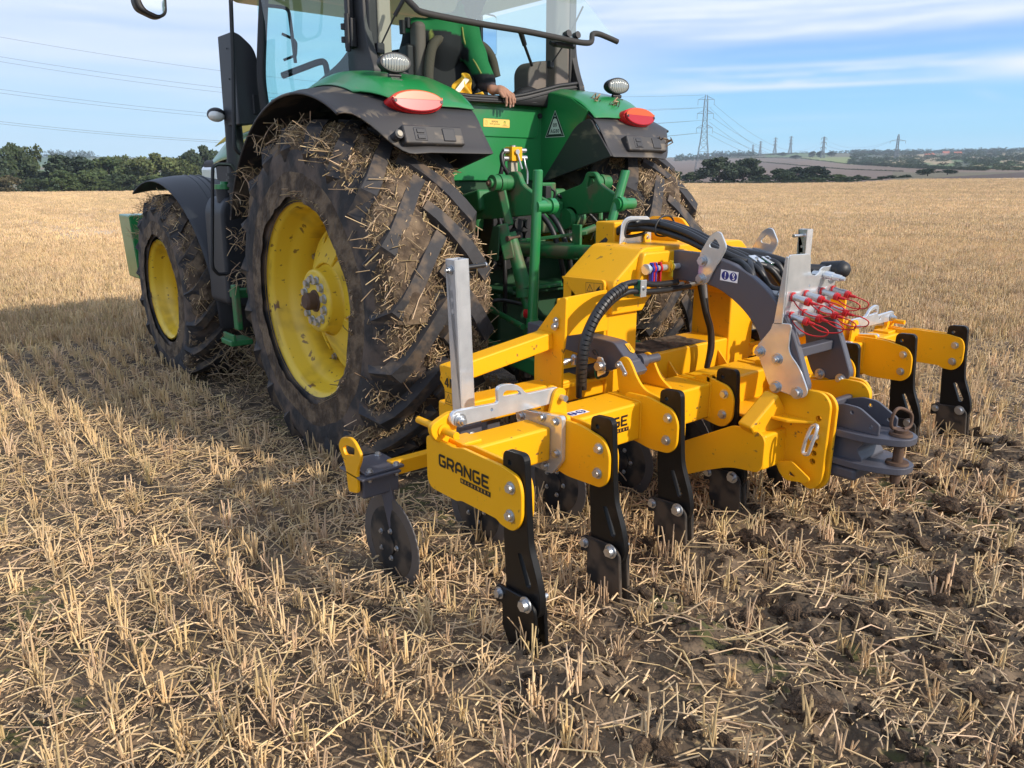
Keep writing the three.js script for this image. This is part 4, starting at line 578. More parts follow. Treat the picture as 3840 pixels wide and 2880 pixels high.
// ---------------------------------------------------------------- rear linkage of the tractor
{
  const T = tractor, G = M.greenOld;
  for (const s of [-1, 1]) {
    const P = (x) => s < 0 ? -x : x;
    // lift arm: cranked plate from the rockshaft, pin boss for the lift rod outside, lift ram eye at the end
    mesh('lift_arm', [plateX([[.12, 1.46], [.10, 1.56], [.45, 1.62], [.70, 1.69, .03], [.74, 1.765, .02], [.82, 1.765, .03], [.86, 1.69, .05], [.98, 1.635], [1.09, 1.60, .03], [1.06, 1.54, .03], [.95, 1.525], [.6, 1.49]], s < 0 ? -.335 : .30, .035, { r: .03, holes: s > 0 ? [[[.745, 1.67], [.80, 1.69], [.815, 1.735], [.76, 1.735]]] : [], hr: .004, bev: .005 }), beam([P(.32), 1.51, .05], [P(.32), 1.60, .5], .10, .13, .02)], M.greenOld, T);
    mesh('lift_pin', [cyl([P(.335), 1.70, .76], [P(.395), 1.70, .76], .045, .045, 24), cyl([P(.435), 1.70, .76], [P(.475), 1.70, .76], .046, .046, 24), cyl([P(.32), 1.70, .76], [P(.495), 1.70, .76], .026, .026, 16)], G, T);
    mesh('lift_boss', [cyl([P(.25), 1.575, 1.05], [P(.40), 1.575, 1.05], .035, .035, 20), cyl([P(.265), 1.575, 1.05], [P(.30), 1.575, 1.05], .046, .046, 20)], M.green, T);
    // lift rod with turnbuckle
    const a = [P(.415), 1.70, .76], b = [P(.375), 1.46, .80], c = [P(.33), 1.10, .88], d = [P(.30), .86, .95];
    mesh('lift_rod', [cyl([P(.40), 1.70, .76], [P(.43), 1.70, .76], .05, .05, 24), beam(a, b, .032, .05, .012), cyl([b[0], 1.42, .80], c, .036, .045, 18), cyl(c, [c[0], 1.05, .885], .052, .052, 20), cyl([c[0], 1.06, .88], d, .030, .030, 16), beam([P(.43), 1.47, .795], [P(.40), 1.27, .83], .02, .07, .01), plateX([[.88, .88], [1.0, .90], [1.04, .80], [1.02, .70], [.86, .70]], P(.30) - .04, .08, { r: .02, bev: .008 })], G, T);
    mesh('rod_handle', [new THREE.TorusGeometry(.026, .008, 8, 20).rotateY(1.2).translate(c[0] + .03, c[1] + .04, c[2] + .045), cyl([b[0] - .04, 1.39, .84], [b[0] + .04, 1.40, .84], .009, .009, 10), cyl([b[0] - .055, 1.39, .84], [b[0] - .035, 1.39, .84], .017, .017, 6)], M.rust, T);
    bolt(T, [P(.497), 1.70, .76], [s, 0, 0], .012, false, M.rust, 'pin_end');
    // lower link
    mesh('lower_link', [beam([P(.34), .72, .25], [P(.44), .66, 1.30], .045, .10, .015), new THREE.SphereGeometry(.075, 16, 12).translate(P(.44), .66, 1.33), plateX([[1.22, .60], [1.40, .60], [1.44, .68], [1.38, .76], [1.22, .74]], P(.44) - .025, .05, { r: .03 })], G, T);
    // external lift ram standing outside each arm
    const t0 = s < 0 ? [-.376, 1.765, 1.045] : [.345, 1.765, 1.03], t1 = s < 0 ? [-.41, .92, 1.045] : [.10, 1.10, 1.03];
    mesh('lift_ram', [cyl(t1, t0, .030, .027, 24), cyl(t0, [t0[0], t0[1] + .008, t0[2]], .027, .022, 24), cyl([lerp(t1[0], t0[0], .0), t1[1] - .02, t1[2]], [lerp(t1[0], t0[0], .05), t1[1] + .03, t1[2]], .036, .036, 20)], M.green, T);
    mesh('ram_rod', cyl([t1[0], t1[1] - .32, t1[2] - .04], t1, .020, .020, 14), M.soiled, T);
    mesh('guard_plate', s > 0 ? plateX([[.72, 1.10], [.80, 1.46], [.86, 1.46], [.84, 1.10]], .44, .012, { r: .01 }) : plateX([[.70, 1.28], [.76, 1.46], [.82, 1.46], [.80, 1.26]], -.47, .012, { r: .01 }), M.greenDark, T);
  }
  mesh('link_bracket', [bx(.05, .23, 1.57, 1.70, .50, .54, .01), bx(.10, .28, 1.38, 1.58, .50, .56, .015), bx(-.32, .32, 1.40, 1.56, .18, .40, .04), cyl([-.34, 1.52, .14], [.34, 1.52, .14], .085, .085, 24)], G, T);
  for (const [x, y] of [[.20, 1.54], [.22, 1.46]]) mesh('bracket_hole', cyl([x, y, .555], [x, y, .563], .018, .018, 16), M.trim, T);
  mesh('link_roller', [cyl([.25, 1.47, .60], [.29, 1.47, .60], .065, .065, 28), cyl([.30, 1.47, .60], [.35, 1.47, .60], .075, .075, 28), cyl([.355, 1.47, .60], [.39, 1.47, .60], .06, .06, 28), beam([.375, 1.60, .58], [.375, 1.46, .6], .02, .05, .01)], G, T);
  // spool valves: stacked black couplers
  const vb = group('valve_block', T); mesh('valve_body', bx(-.26, .06, 1.16, 1.52, .36, .5, .012), M.trim, vb);
  for (let r = 0; r < 4; r++) for (let c = 0; c < 3; c++) mesh('valve_port', [cyl([-.20 + c * .085, 1.21 + r * .08, .49], [-.20 + c * .085, 1.21 + r * .08, .56], .030, .027, 16), cyl([-.20 + c * .085, 1.21 + r * .08, .555], [-.20 + c * .085, 1.21 + r * .08, .575], .034, .034, 16)], r % 2 ? M.trim : M.hose, vb);
  mesh('socket', [bx(.095, .145, 1.58, 1.68, .54, .59, .008), tube([[.15, 1.66, .58], [.17, 1.64, .59], [.168, 1.58, .58]], .008, 12, 6)], M.trim, T);
  mesh('pto_guard', [bx(-.30, .36, .58, 1.04, .42, .60, .02), bx(-.30, .36, 1.035, 1.06, .40, .74, .01), cyl([.03, .82, .6], [.03, .82, .75], .05, .05, 20)], M.greenDark, T);
  mesh('guard_edge', [bx(-.26, .34, 1.06, 1.085, .68, .76, .008), plateX([[.66, .90], [.76, 1.06], [.76, .90]], .335, .012, { r: .005 })], G, T);
  mesh('top_link', [cyl([-.10, 1.30, .55], [.02, 1.30, .95], .052, .052, 20), cyl([.0, 1.30, .9], [.02, 1.32, 1.62], .040, .046, 20), cyl([.01, 1.31, 1.15], [.015, 1.31, 1.35], .058, .058, 20), bx(-.12, .10, 1.26, 1.36, .46, .6, .02)], G, T);
  mesh('top_link_lock', [beam([-.16, 1.36, .70], [.06, 1.41, 1.0], .018, .02, .004), cyl([.02, 1.40, .95], [.13, 1.44, 1.0], .022, .022, 12), bx(.0, .02, 1.33, 1.46, .93, 1.0, .005)], G, T);
  mesh('round_lamp', [cyl([.355, 1.375, .55], [.355, 1.375, .60], .05, .062, 28), new THREE.SphereGeometry(.060, 24, 8, 0, 6.2832, 0, 1.0).rotateX(Math.PI / 2).scale(1, .66, .4).translate(.355, 1.375, .58)], M.beige, T);
  // diverter valve with its lever on a post
  const dv = group('diverter_valve', T);
  mesh('valve_body', bx(-.085, .0, 1.83, 1.915, .40, .47, .004), M.yellow, dv);
  mesh('valve_fitting', [cyl([-.13, 1.89, .435], [-.08, 1.89, .435], .016, .016, 8), cyl([-.13, 1.845, .435], [-.08, 1.845, .435], .016, .016, 8), cyl([.0, 1.895, .44], [.05, 1.895, .44], .015, .015, 8), cyl([.0, 1.85, .44], [.055, 1.85, .44], .017, .017, 8), cyl([-.045, 1.915, .43], [-.045, 1.925, .43], .02, .02, 12)], M.bolt, dv);
  mesh('valve_lever', [beam([-.05, 1.885, .475], [-.02, 1.78, .49], .016, .012, .004), cyl([-.05, 1.885, .465], [-.05, 1.885, .485], .016, .016, 12), tube([[.03, 1.85, .45], [.035, 1.80, .46], [.05, 1.76, .46], [.05, 1.69, .46]], .007, 20, 6)], M.bolt, dv);
  mesh('valve_post', [bx(-.075, -.02, 1.60, 1.83, .41, .45, .004)], M.beige, dv);
  mesh('valve_hose', [tube([[-.12, 1.89, .435], [-.145, 1.86, .44], [-.14, 1.80, .45], [-.10, 1.74, .45], [-.09, 1.64, .42]], .014, 30, 8), tube([[-.12, 1.845, .435], [-.135, 1.82, .44], [-.15, 1.76, .44], [-.16, 1.64, .4]], .014, 30, 8)], M.hose, dv);
  mesh('linkage_hose', [tube([[-.08, 1.59, .62], [-.045, 1.45, .78], [-.02, 1.30, .84], [.03, 1.12, .84], [.12, .95, .80]], .017, 40, 8), tube([[-.03, 1.62, .60], [.0, 1.46, .80], [.04, 1.28, .86], [.08, 1.10, .86], [.16, .94, .80]], .017, 40, 8), tube([[-.28, 1.50, .58], [-.31, 1.36, .66], [-.33, 1.15, .70], [-.30, .9, .66]], .014, 30, 8), tube([[.28, 1.62, .5], [.52, 1.45, .62], [.60, 1.15, .72], [.58, .9, .6]], .012, 40, 8), tube([[-.46, 1.0, .7], [-.40, 1.02, .74], [-.2, .98, .78], [-.1, 1.04, .72]], .012, 30, 8)], M.hose, T);
  mesh('stabiliser_bar', [cyl([-.44, .9, 1.0], [-.30, .95, .4], .018, .018, 10), cyl([.44, .9, 1.0], [.30, .95, .4], .018, .018, 10), tube([[.30, 1.40, .55], [.36, 1.25, .62], [.38, 1.05, .66], [.34, .95, .6]], .014, 24, 8), tube([[-.50, 1.2, .3], [-.46, 1.1, .5], [-.48, .95, .6]], .016, 20, 8)], G, T);
  mesh('red_reflector', cyl([-.335, .955, .90], [-.325, .955, .935], .030, .030, 24), M.red, T);
  // straw and mud hanging under the tractor
  const L = []; for (let i = 0; i < 900; i++) { const z = rr(-2.3, -.9), x = rr(-1.2, -.1); L.push([[x, rr(.02, .55) * (1 - Math.abs(z + 1.6) * .35), z], [rr(-1, 1), rr(-.8, .8), rr(-1, 1)], rr(.05, .25), rr(.7, 1.2)]); } strawPieces('hanging_straw', L, T, M.strawDull);
}

// ---------------------------------------------------------------- the driver, leaning back to look at the implement
function blob(box, n, parts, blend, colour) {                             // one continuous surface round tapered bones: [a, b, ra, rb]
  const mc = new MarchingCubes(n, new THREE.MeshBasicMaterial(), false, true, 200000), f = mc.field, [c, h] = box; mc.isolation = 0;
  const d = (p, [a, b, ra, rb]) => { const ab = [b[0] - a[0], b[1] - a[1], b[2] - a[2]], l = ab[0] ** 2 + ab[1] ** 2 + ab[2] ** 2 || 1e-9, t = clamp(((p[0] - a[0]) * ab[0] + (p[1] - a[1]) * ab[1] + (p[2] - a[2]) * ab[2]) / l); return Math.hypot(p[0] - a[0] - ab[0] * t, p[1] - a[1] - ab[1] * t, p[2] - a[2] - ab[2] * t) - lerp(ra, rb, t); };
  for (let k = 0; k < n; k++) for (let j = 0; j < n; j++) for (let i = 0; i < n; i++) {
    const p = [c[0] + h * ((i - n / 2) / (n / 2)), c[1] + h * ((j - n / 2) / (n / 2)), c[2] + h * ((k - n / 2) / (n / 2))]; let m = 1e3;
    for (const b of parts) { const x = d(p, b), kk = b[4] ?? blend, hh = Math.max(kk - Math.abs(m - x), 0) / kk; m = Math.min(m, x) - hh * hh * kk * .25; } f[i + j * n + k * n * n] = -m * 40;
  }
  mc.update(); const cnt = mc.count, pos = new Float32Array(cnt * 3), nor = new Float32Array(cnt * 3);
  for (let i = 0; i < cnt; i++) for (let q = 0; q < 3; q++) { pos[3 * i + q] = c[q] + h * mc.positionArray[3 * i + q]; nor[3 * i + q] = mc.normalArray[3 * i + q]; }
  const g = new THREE.BufferGeometry(); g.setAttribute('position', new THREE.BufferAttribute(pos, 3)); g.computeVertexNormals();
  const col = new Float32Array(cnt * 3); for (let i = 0; i < cnt; i++) { const q = colour(pos[3 * i], pos[3 * i + 1], pos[3 * i + 2]); col.set(q, 3 * i); }
  g.setAttribute('color', new THREE.BufferAttribute(col, 3)); g.setAttribute('uv', new THREE.BufferAttribute(new Float32Array(cnt * 2), 2));
  // smooth normals: average at shared positions
  const acc = new Map(), key = (i) => Math.round(pos[3 * i] * 4e3) + ',' + Math.round(pos[3 * i + 1] * 4e3) + ',' + Math.round(pos[3 * i + 2] * 4e3), N = g.attributes.normal;
  for (let i = 0; i < cnt; i++) { const k = key(i), a = acc.get(k) ?? [0, 0, 0]; a[0] += N.getX(i); a[1] += N.getY(i); a[2] += N.getZ(i); acc.set(k, a); }
  for (let i = 0; i < cnt; i++) { const a = acc.get(key(i)), l = Math.hypot(...a) || 1; N.setXYZ(i, a[0] / l, a[1] / l, a[2] / l); } return g;
}
{
  const person = tag(group('person', scene, [0, 0, 0]), 'driver in green and black jacket leaning back with one hand on the cab sill', 'person');
  const skin = [.36, .19, .125], green = [.012, .20, .055], blk = [.010, .011, .014], hair = [.05, .035, .022], trous = [.02, .022, .03], pipe = [.30, .33, .08];
  const S = [.08, 2.675, -.20], E = [.062, 2.52, -.10], Wc = [.062, 2.345, .02], W = [.052, 2.285, .112];
  const body = [[[-.08, 2.06, -.50], [-.10, 2.28, -.38], .17, .165], [[-.10, 2.28, -.38], [-.10, 2.58, -.30], .165, .165], [[-.10, 2.58, -.30], [-.05, 2.69, -.29], .165, .10], [[-.26, 2.66, -.30], [.09, 2.67, -.24], .075, .082],
    [[0, 2.70, -.28], [.13, 2.82, -.27], .068, .060], [[.16, 2.86, -.27], [.20, 2.96, -.29], .088, .096], [[.20, 2.96, -.29], [.23, 2.88, -.33], .09, .06],
    [S, E, .082, .070], [E, Wc, .070, .066], [Wc, W, .050, .034, .02], [[-.27, 2.65, -.30], [-.30, 2.45, -.42], .07, .055], [[-.30, 2.45, -.42], [-.18, 2.36, -.66], .055, .042],
    [[-.16, 2.10, -.50], [-.18, 2.14, -.95], .095, .07], [[.0, 2.10, -.50], [.02, 2.14, -.95], .095, .07], [[-.18, 2.14, -.95], [-.18, 1.70, -1.0], .065, .05], [[.02, 2.14, -.95], [.02, 1.70, -1.0], .065, .05]];
  const g1 = blob([[-.05, 2.38, -.45], .76], 96, body, .05, (x, y, z) => {
    if (y < 2.2 && z < -.2 && x < .06) return trous;
    const onArm = x > -.012 && z > -.21 + (2.6 - y) * .25 && y < 2.72;
    if (z > .095 && y < 2.305) return skin; if (z > .0 && y < 2.322) return [.075, .06, .07];
    if (onArm) { if (y < 2.385) return blk; return green; }
    if (y > 2.755 && x > .07) { return y > 2.9 + (z + .3) * .5 ? hair : z > -.27 ? hair : skin; }
    if (y > 2.635 - .02 * Math.sin(x * 9)) return green; return Math.abs(x + .22) < .010 ? pipe : blk;
  });
  // the hand: palm, four unequal fingers over the sill, thumb off the side
  const hp = [[[.035, 2.285, .118], [.085, 2.278, .165], .030, .026], [[.062, 2.272, .170], [.105, 2.262, .176], .020, .020], [[.075, 2.29, .155], [.115, 2.275, .17], .020, .018]];
  const fing = [[[.075, 2.262, .186], [.085, 2.232, .205], [.086, 2.200, .208], [.084, 2.182, .206]], [[.097, 2.264, .184], [.112, 2.234, .206], [.116, 2.198, .210], [.115, 2.176, .208]], [[.114, 2.268, .180], [.134, 2.240, .203], [.140, 2.205, .209], [.140, 2.182, .208]], [[.125, 2.276, .170], [.150, 2.254, .194], [.158, 2.225, .203], [.160, 2.207, .203]], [[.055, 2.270, .165], [.055, 2.252, .19], [.062, 2.236, .203]]];
  fing.forEach((ch, i) => { for (let k = 0; k < ch.length - 1; k++) hp.push([ch[k], ch[k + 1], (i === 4 ? .0125 : .0108) - k * .0012, (i === 4 ? .0115 : .0098) - k * .0013, .006]); });
  const g2 = blob([[.095, 2.235, .165], .105], 64, hp, .012, (x, y, z) => y < 2.186 ? [.48, .30, .24] : skin);
  person.add(new THREE.Object3D()); person.clear();
  const bm = new THREE.MeshStandardMaterial({ vertexColors: true, roughness: .8, bumpMap: texture(128, (u, v) => fbm(u * 12, v * 12, 3, 12, 2), false), bumpScale: .004 });
  const m = new THREE.Mesh(mergeGeometries([g1, g2]), bm); m.name = 'body'; m.castShadow = m.receiveShadow = true; person.add(m);
  mesh('jacket_piping', [tube([[.0, 2.69, -.15], [-.005, 2.60, -.12], [.0, 2.52, -.07], [.005, 2.45, -.01], [.01, 2.385, .04]], .006, 40, 6)], std([.36, .38, .10], .8), person);
  const bag = shell((u, v) => { const x = lerp(-.30, -.09, u), k = Math.sin(u * 3.14), y = lerp(2.215, 2.265 + .115 * Math.pow(ss(0, .78, u), 1.2) * (u > .8 ? 1 - (u - .8) * .7 : 1), v); return [x + .01 * Math.sin(v * 9), y, .085 + .03 * k + .02 * Math.sin(u * 17 + v * 5) - .05 * v]; }, 26, 14, .004);
  const b = tag(group('bag'), 'yellow plastic bag bunched behind the seat at the cab rear window', 'bag'); mesh('bag_body', [bag, shell((u, v) => [lerp(-.13, .015, u), lerp(2.215, 2.258 - .01 * Math.sin(u * 7), v), .10 + .02 * Math.sin(u * 9 + v * 3)], 16, 6, .004)], M.bagYellow, b);
  mesh('bag_stripe', shell((u, v) => [lerp(-.285, -.16, u) + v * .035, lerp(2.235, 2.345, u) - v * .01, .118 - .05 * u * .6], 10, 2, .003), std([.75, .7, .55], .7), b);
}
// ---------------------------------------------------------------- the cultivator
const cult = tag(group('cultivator'), 'yellow mounted cultivator with black legs and galvanised brackets behind the tractor', 'cultivator');
{
  const C = cult, Y = M.yellow;
  const logo = (bg) => (g, w, h) => {                                         // GRANGE over a black bar with MACHINERY
    if (bg) { g.fillStyle = bg; g.fillRect(0, 0, w, h); }
    g.strokeStyle = '#141210'; g.lineWidth = h * .125; g.lineJoin = 'round'; g.lineCap = 'butt';
    const lw = w / 6.25, H = h * .50, y0 = h * .09; const L = [
      [[[1, .0], [.12, 0], [0, .12], [0, .88], [.12, 1], [.88, 1], [1, .88], [1, .52], [.5, .52]]], [[[0, 1.06], [0, 0], [.85, 0], [1, .15], [1, .42], [.85, .58], [.1, .58]], [[.5, .58], [1, 1.06]]], [[[0, 1.06], [0, .3], [.28, 0], [.72, 0], [1, .3], [1, 1.06]], [[0, .66], [1, .66]]], [[[0, 1.06], [0, 0], [1, 1], [1, -.06]]], [[[1, .0], [.12, 0], [0, .12], [0, .88], [.12, 1], [.88, 1], [1, .88], [1, .52], [.5, .52]]], [[[1, 0], [0, 0], [0, 1], [1, 1]], [[0, .5], [.85, .5]]]];
    L.forEach((ls, i) => { for (const l of ls) { g.beginPath(); l.forEach(([x, y], k) => { const X = lw * .14 + i * lw * 1.04 + x * lw * .72, Yy = y0 + y * H; k ? g.lineTo(X, Yy) : g.moveTo(X, Yy); }); g.stroke(); } });
    g.fillStyle = '#141210'; g.fillRect(w * .44, h * .74, w * .56, h * .24); g.fillStyle = '#e8a512'; g.font = `bold ${Math.round(h * .19)}px sans-serif`; g.textAlign = 'center'; const s = 'MACHINERY'; [...s].forEach((ch, i) => g.fillText(ch, w * (.475 + i * .0605), h * .925));
  };
  // toolbar: heavy middle beam, lighter beams at both ends, flanged joints
  mesh('toolbar_beam', bx(-1.255, 1.255, .608, .78, 1.985, 2.193, .012, 3), Y, C);
  for (const s of [-1, 1]) {
    mesh('extension_beam', bx(s < 0 ? -1.765 : 1.30, s < 0 ? -1.30 : 1.765, .63, .772, 2.035, 2.182, .012, 3), Y, C);
    const fl = [[1.955, .79], [1.985, .70], [2.0, .60], [2.06, .575], [2.19, .575], [2.245, .645], [2.245, .83, .02], [1.985, .80]];
    mesh('joint_flange', [plateX(fl, s < 0 ? -1.30 : 1.275, .022, { r: .012 })], M.zinc, C);
    mesh('joint_flange', [plateX(fl.map(([z, y, r]) => [z, y - .002, r]), s < 0 ? -1.272 : 1.25, .02, { r: .012 })], Y, C);
    for (const [z, y] of [[2.13, .80], [2.205, .80], [2.215, .67], [2.15, .60], [2.0, .775]]) bolt(C, [s * 1.302, y, z], [s, 0, 0], .013);
  }
  // legs: flat black shanks clamped between two long plates, with a bolted point running into the soil
  const legGroups = [];
  const Yp = ['GRANGE', 0, 0, 0, 0, 0, 0, 0];
  legX.forEach((x, i) => {
    const dz = legZ[i] - 2.449, zr = legZ[i], outer = i === 0 || i === 7;
    const L = tag(group('leg', C, [x, 0, dz]));
    mesh('shank', plateX([[2.449, .86, .03], [2.56, .868, .03], [2.578, .61], [2.585, .55, .05], [2.634, .43, .05], [2.648, .355, .03], [2.625, .30], [2.47, .30], [2.452, .56]], -.0135, .027, { r: .02, bs: 2, holes: [[2.485, .822, .012], [[2.524, .512], [2.547, .518], [2.600, .420], [2.592, .400], [2.572, .400]]], hr: .008, bev: .002 }), M.black, L);
    for (const s of [-1, 1]) mesh('leg_point', plateX([[2.425, .352, .012], [2.44, .362, .012], [2.60, .372, .03], [2.632, .345, .02], [2.650, .12], [2.64, .02], [2.56, .02], [2.515, .13], [2.462, .215], [2.462, .30], [2.425, .288, .012]], s < 0 ? -.030 : .0145, .0155, { r: .01, bev: .003 }), i === 0 ? M.black : M.soiled, L);
    for (const [z, y] of [[2.452, .335], [2.592, .352]]) { bolt(L, [-.031, y, z], [-1, 0, 0], z > 2.5 ? .021 : .016); bolt(L, [.031, y, z], [1, 0, 0], z > 2.5 ? .019 : .014, true); }
    if (!outer) mesh('weld_bead', [-1, 1].map((k) => tube([[k * .030, .615, 2.196 - dz], [k * .030, .70, 2.196 - dz], [k * .030, .778, 2.196 - dz], [k * .030, .783, 2.17 - dz], [k * .030, .783, 2.0 - dz]].map(([a, b, c]) => [a, b - (outer ? .008 : 0) * (b > .7 ? 1 : -1.5), c - (outer ? .011 : 0)]), .0045, 40, 6, false, .1)), M.yellow, L);
    // clamp plates
    const zf = outer ? 2.008 : 2.165, pr = (z) => z;      // front end of the plates
    const rear = zr + .114, pl = outer ? [[2.008, .795], [2.04, .802], [2.20, .796], [2.235, .808], [2.46, .806], [2.545, .792, .05], [2.564, .745, .06], [2.564, .64, .06], [2.525, .588, .05], [2.455, .592, .03], [2.43, .605], [2.225, .603], [2.20, .592], [2.035, .592, .03], [2.008, .62, .04]]
      : [[2.10, .808], [2.19, .812], [rear - .16, .812, .05], [rear - .03, .785, .04], [rear, .735, .06], [rear, .63, .06], [rear - .035, .588, .05], [2.25, .580, .03], [2.19, .592], [2.10, .60]];
    for (const s of [-1, 1]) {
      let P = pl; const inner = s === 1 ? 1 : 0;
      if ((i === 2 && s === 1) || (i === 5 && s === -1)) P = [[2.02, .79], [2.0, .905, .02], [2.03, .952, .03], [2.07, .952, .03], [2.095, .92, .03], [2.128, .865, .04], [2.175, .822, .04], ...pl.slice(2)];
      const g = mesh('clamp_plate', plateX(P, s < 0 ? -.0145 - .014 : .0145, .014, { r: .02, bev: .002, holes: [] }), Y, L); g.position.z = -dz;
      for (const [z, y] of [[rear - .052, .745], [rear - .055, .645]]) bolt(L, [s * .0285, y, z - dz], [s, 0, 0], .0165, s > 0);
    }
    if (false) { const g = mesh('plate_rib', bx(-.10, -.03, .735, .75, 2.06, 2.3, .004), Y, L); g.position.z = -dz; g.visible = true; }
    const trail = [[0, .02, .02]];
    legGroups.push(L);
  });
  sticker('brand_print', C, decal(.312, .078, logo(), 1024), .312, .078, [-1.779, .712, 2.246], [-1, 0, 0], [0, 0, 1]);
  sticker('brand_print', C, decal(.312, .078, logo(), 1024), .312, .078, [-1.009, .705, 2.1935], [0, 0, 1], [1, 0, 0]);
  // warning sticker on the toolbar top
  const mandatory = (g, w, h) => { g.fillStyle = '#eceef0'; g.fillRect(0, 0, w, h); for (const [k, s] of [[.27, 0], [.73, 1]]) { g.fillStyle = '#232a7a'; g.beginPath(); g.arc(w * k, h * .5, h * .40, 0, 7); g.fill(); g.strokeStyle = '#f4f4f4'; g.fillStyle = '#f4f4f4'; g.lineWidth = h * .08; if (!s) { g.beginPath(); g.moveTo(w * k - h * .06, h * .2); g.lineTo(w * k + h * .06, h * .2); g.lineTo(w * k + h * .025, h * .62); g.lineTo(w * k - h * .025, h * .62); g.fill(); g.beginPath(); g.arc(w * k, h * .74, h * .06, 0, 7); g.fill(); } else { g.beginPath(); g.arc(w * k, h * .32, h * .11, 0, 7); g.stroke(); g.beginPath(); g.moveTo(w * k, h * .42); g.lineTo(w * k, h * .54); g.arc(w * k, h * .65, h * .11, -1.57, 2.4); g.stroke(); } } };
  const mand = decal(.10, .053, mandatory);
  sticker('safety_sticker', C, mand, .11, .05, [-1.11, .7805, 2.13], [0, 1, 0], [1, 0, .0]);
  sticker('safety_sticker', C, mand, .11, .05, [1.11, .7805, 2.13], [0, 1, 0], [1, 0, 0]);
  sticker('safety_sticker', C, mand, .097, .051, [-.2085, 1.288, 2.206], [-1, 0, 0], [0, -.06, 1]);
  // folding links over the end joints
  for (const s of [-1, 1]) {
    const X = (x) => s * x, mir = (p) => p.map(([x, y, r]) => [X(-x), y, r]); const lk = [[-1.727, .906, .03], [-1.517, .898], [-1.521, .957, .03], [-1.497, .967, .02], [-1.445, .962, .03], [-1.405, .944, .03], [-1.374, .908, .02], [-1.198, .908, .02], [-1.198, .855], [-1.262, .843], [-1.719, .843, .03], [-1.745, .870, .03]];
    const L = group('folding_link', C);
    mesh('link_plate', plateZ(s < 0 ? lk : mir(lk), 2.10, .018, { r: .012, holes: [[[X(1.496), .915], [X(1.494), .935], [X(1.478), .944], [X(1.412), .933], [X(1.395), .910]], [X(1.549), .878, .009]], hr: .012 }), M.galv, L);
    bolt(L, [X(1.70), .867, 2.12], [0, 0, 1], .019, true); mesh('link_pin', cyl([X(1.205), .868, 2.06], [X(1.205), .868, 2.165], .013, .013, 16), M.bolt, L);
    mesh('link_lug', [plateZ([[X(1.66), .77], [X(1.705), .80], [X(1.70), .84, .03], [X(1.67), .88, .03], [X(1.72), .900, .04], [X(1.765), .885, .04], [X(1.815), .862, .03], [X(1.812), .825, .03], [X(1.785), .792], [X(1.735), .77]], 2.075, .024, { r: .02 }), plateZ([[X(1.275), .775], [X(1.24), .895, .03], [X(1.215), .91, .03], [X(1.18), .90, .03], [X(1.165), .775]], 2.12, .016, { r: .02 }), plateZ([[X(1.275), .775], [X(1.24), .895, .03], [X(1.215), .91, .03], [X(1.18), .90, .03], [X(1.165), .775]], 2.075, .016, { r: .02 }), bx(Math.min(X(1.62), X(1.765)), Math.max(X(1.62), X(1.765)), .770, .786, 2.05, 2.15, .006)], M.yellow, L);
    mesh('link_handle', [cyl([X(1.76), .835, 1.93], [X(1.76), .835, 2.18], .014, .014, 16), cyl([X(1.76), .835, 2.065], [X(1.76), .835, 2.105], .026, .026, 18)], Y, L);
    // galvanised parking stand with locking pin
    const P = group('support_post', C); if (s < 0) P.position.set(-1.522, 0, 1.94); else P.position.set(1.30, -.02, 1.70); P.rotation.z = s < 0 ? .035 : 0;
    const t = .0035, q = .032; const wall = (pts, hl) => pts; const hs = [[0, 1.33, .008], [0, 1.285, .008], [0, 1.24, .008]];
    mesh('post_tube', [plateX([[-q, .74], [q, .74], [q, 1.437], [-q, 1.437]], -q, t, { r: .001, bev: .001, holes: hs }), plateX([[-q, .74], [q, .74], [q, 1.437], [-q, 1.437]], q - t, t, { r: .001, bev: .001, holes: hs }), bx(-q + t, q - t, .74, 1.437, q - t, q, .001), bx(-q + t, q - t, .74, 1.437, -q, -q + t, .001), cyl([-q, .74, q - .003], [-q, 1.437, q - .003], .003, .003, 6)], M.galv, P);
    mesh('locking_pin', cyl([s * .05, 1.398, 0], [-s * .13, 1.40, 0], .0095, .0095, 14), s < 0 ? M.hose : M.bolt, P); mesh('pin_tip', cyl([-s * .13, 1.40, 0], [-s * .137, 1.40, 0], .011, .010, 14), M.bolt, P); bolt(P, [s * .034, 1.398, 0], [s, 0, 0], .013, true);
    mesh('post_bracket', [bx(-.055, .055, .68, .79, -.045, .045, .008), bx(s < 0 ? -.10 : -.5, .10, .66, .72, -.03, .12, .006)], M.grey, P); for (const dx of [-.03, .03]) bolt(P, [dx - .03, .742, .047], [0, 0, 1], .012);
  }
  // front frame: disc beam, upper brace and the tall hinge plates
  mesh('front_beam', [bx(-1.5, 1.5, .705, .81, 1.68, 1.80, .01, 3)], Y, C);
  for (const s of [-1, 1]) {
    const X = (a, b) => s < 0 ? -a : b;
    mesh('upper_brace', beam([s * 1.50, .932, 1.745], [s * .93, 1.012, 1.745], .09, .078, .008), Y, C);
    mesh('end_plate', plateX([[1.762, .985, .02], [1.90, .985, .02], [1.90, .70], [1.79, .67], [1.742, .70], [1.735, .745, .015], [1.762, .775], [1.775, .80], [1.775, .885], [1.76, .905], [1.742, .915, .015], [1.745, .94, .015], [1.77, .955]], X(1.53, 1.512), .018, { r: .01, holes: [[1.757, .928, .006]] }), Y, C);
    mesh('hinge_plate', plateX([[1.836, 1.215, .012], [1.872, 1.218, .012], [1.868, 1.04], [1.852, .95], [1.848, .70], [1.66, .70], [1.662, .93], [1.672, 1.035, .01]], X(.935, .920), .015, { r: .012 }), Y, C);
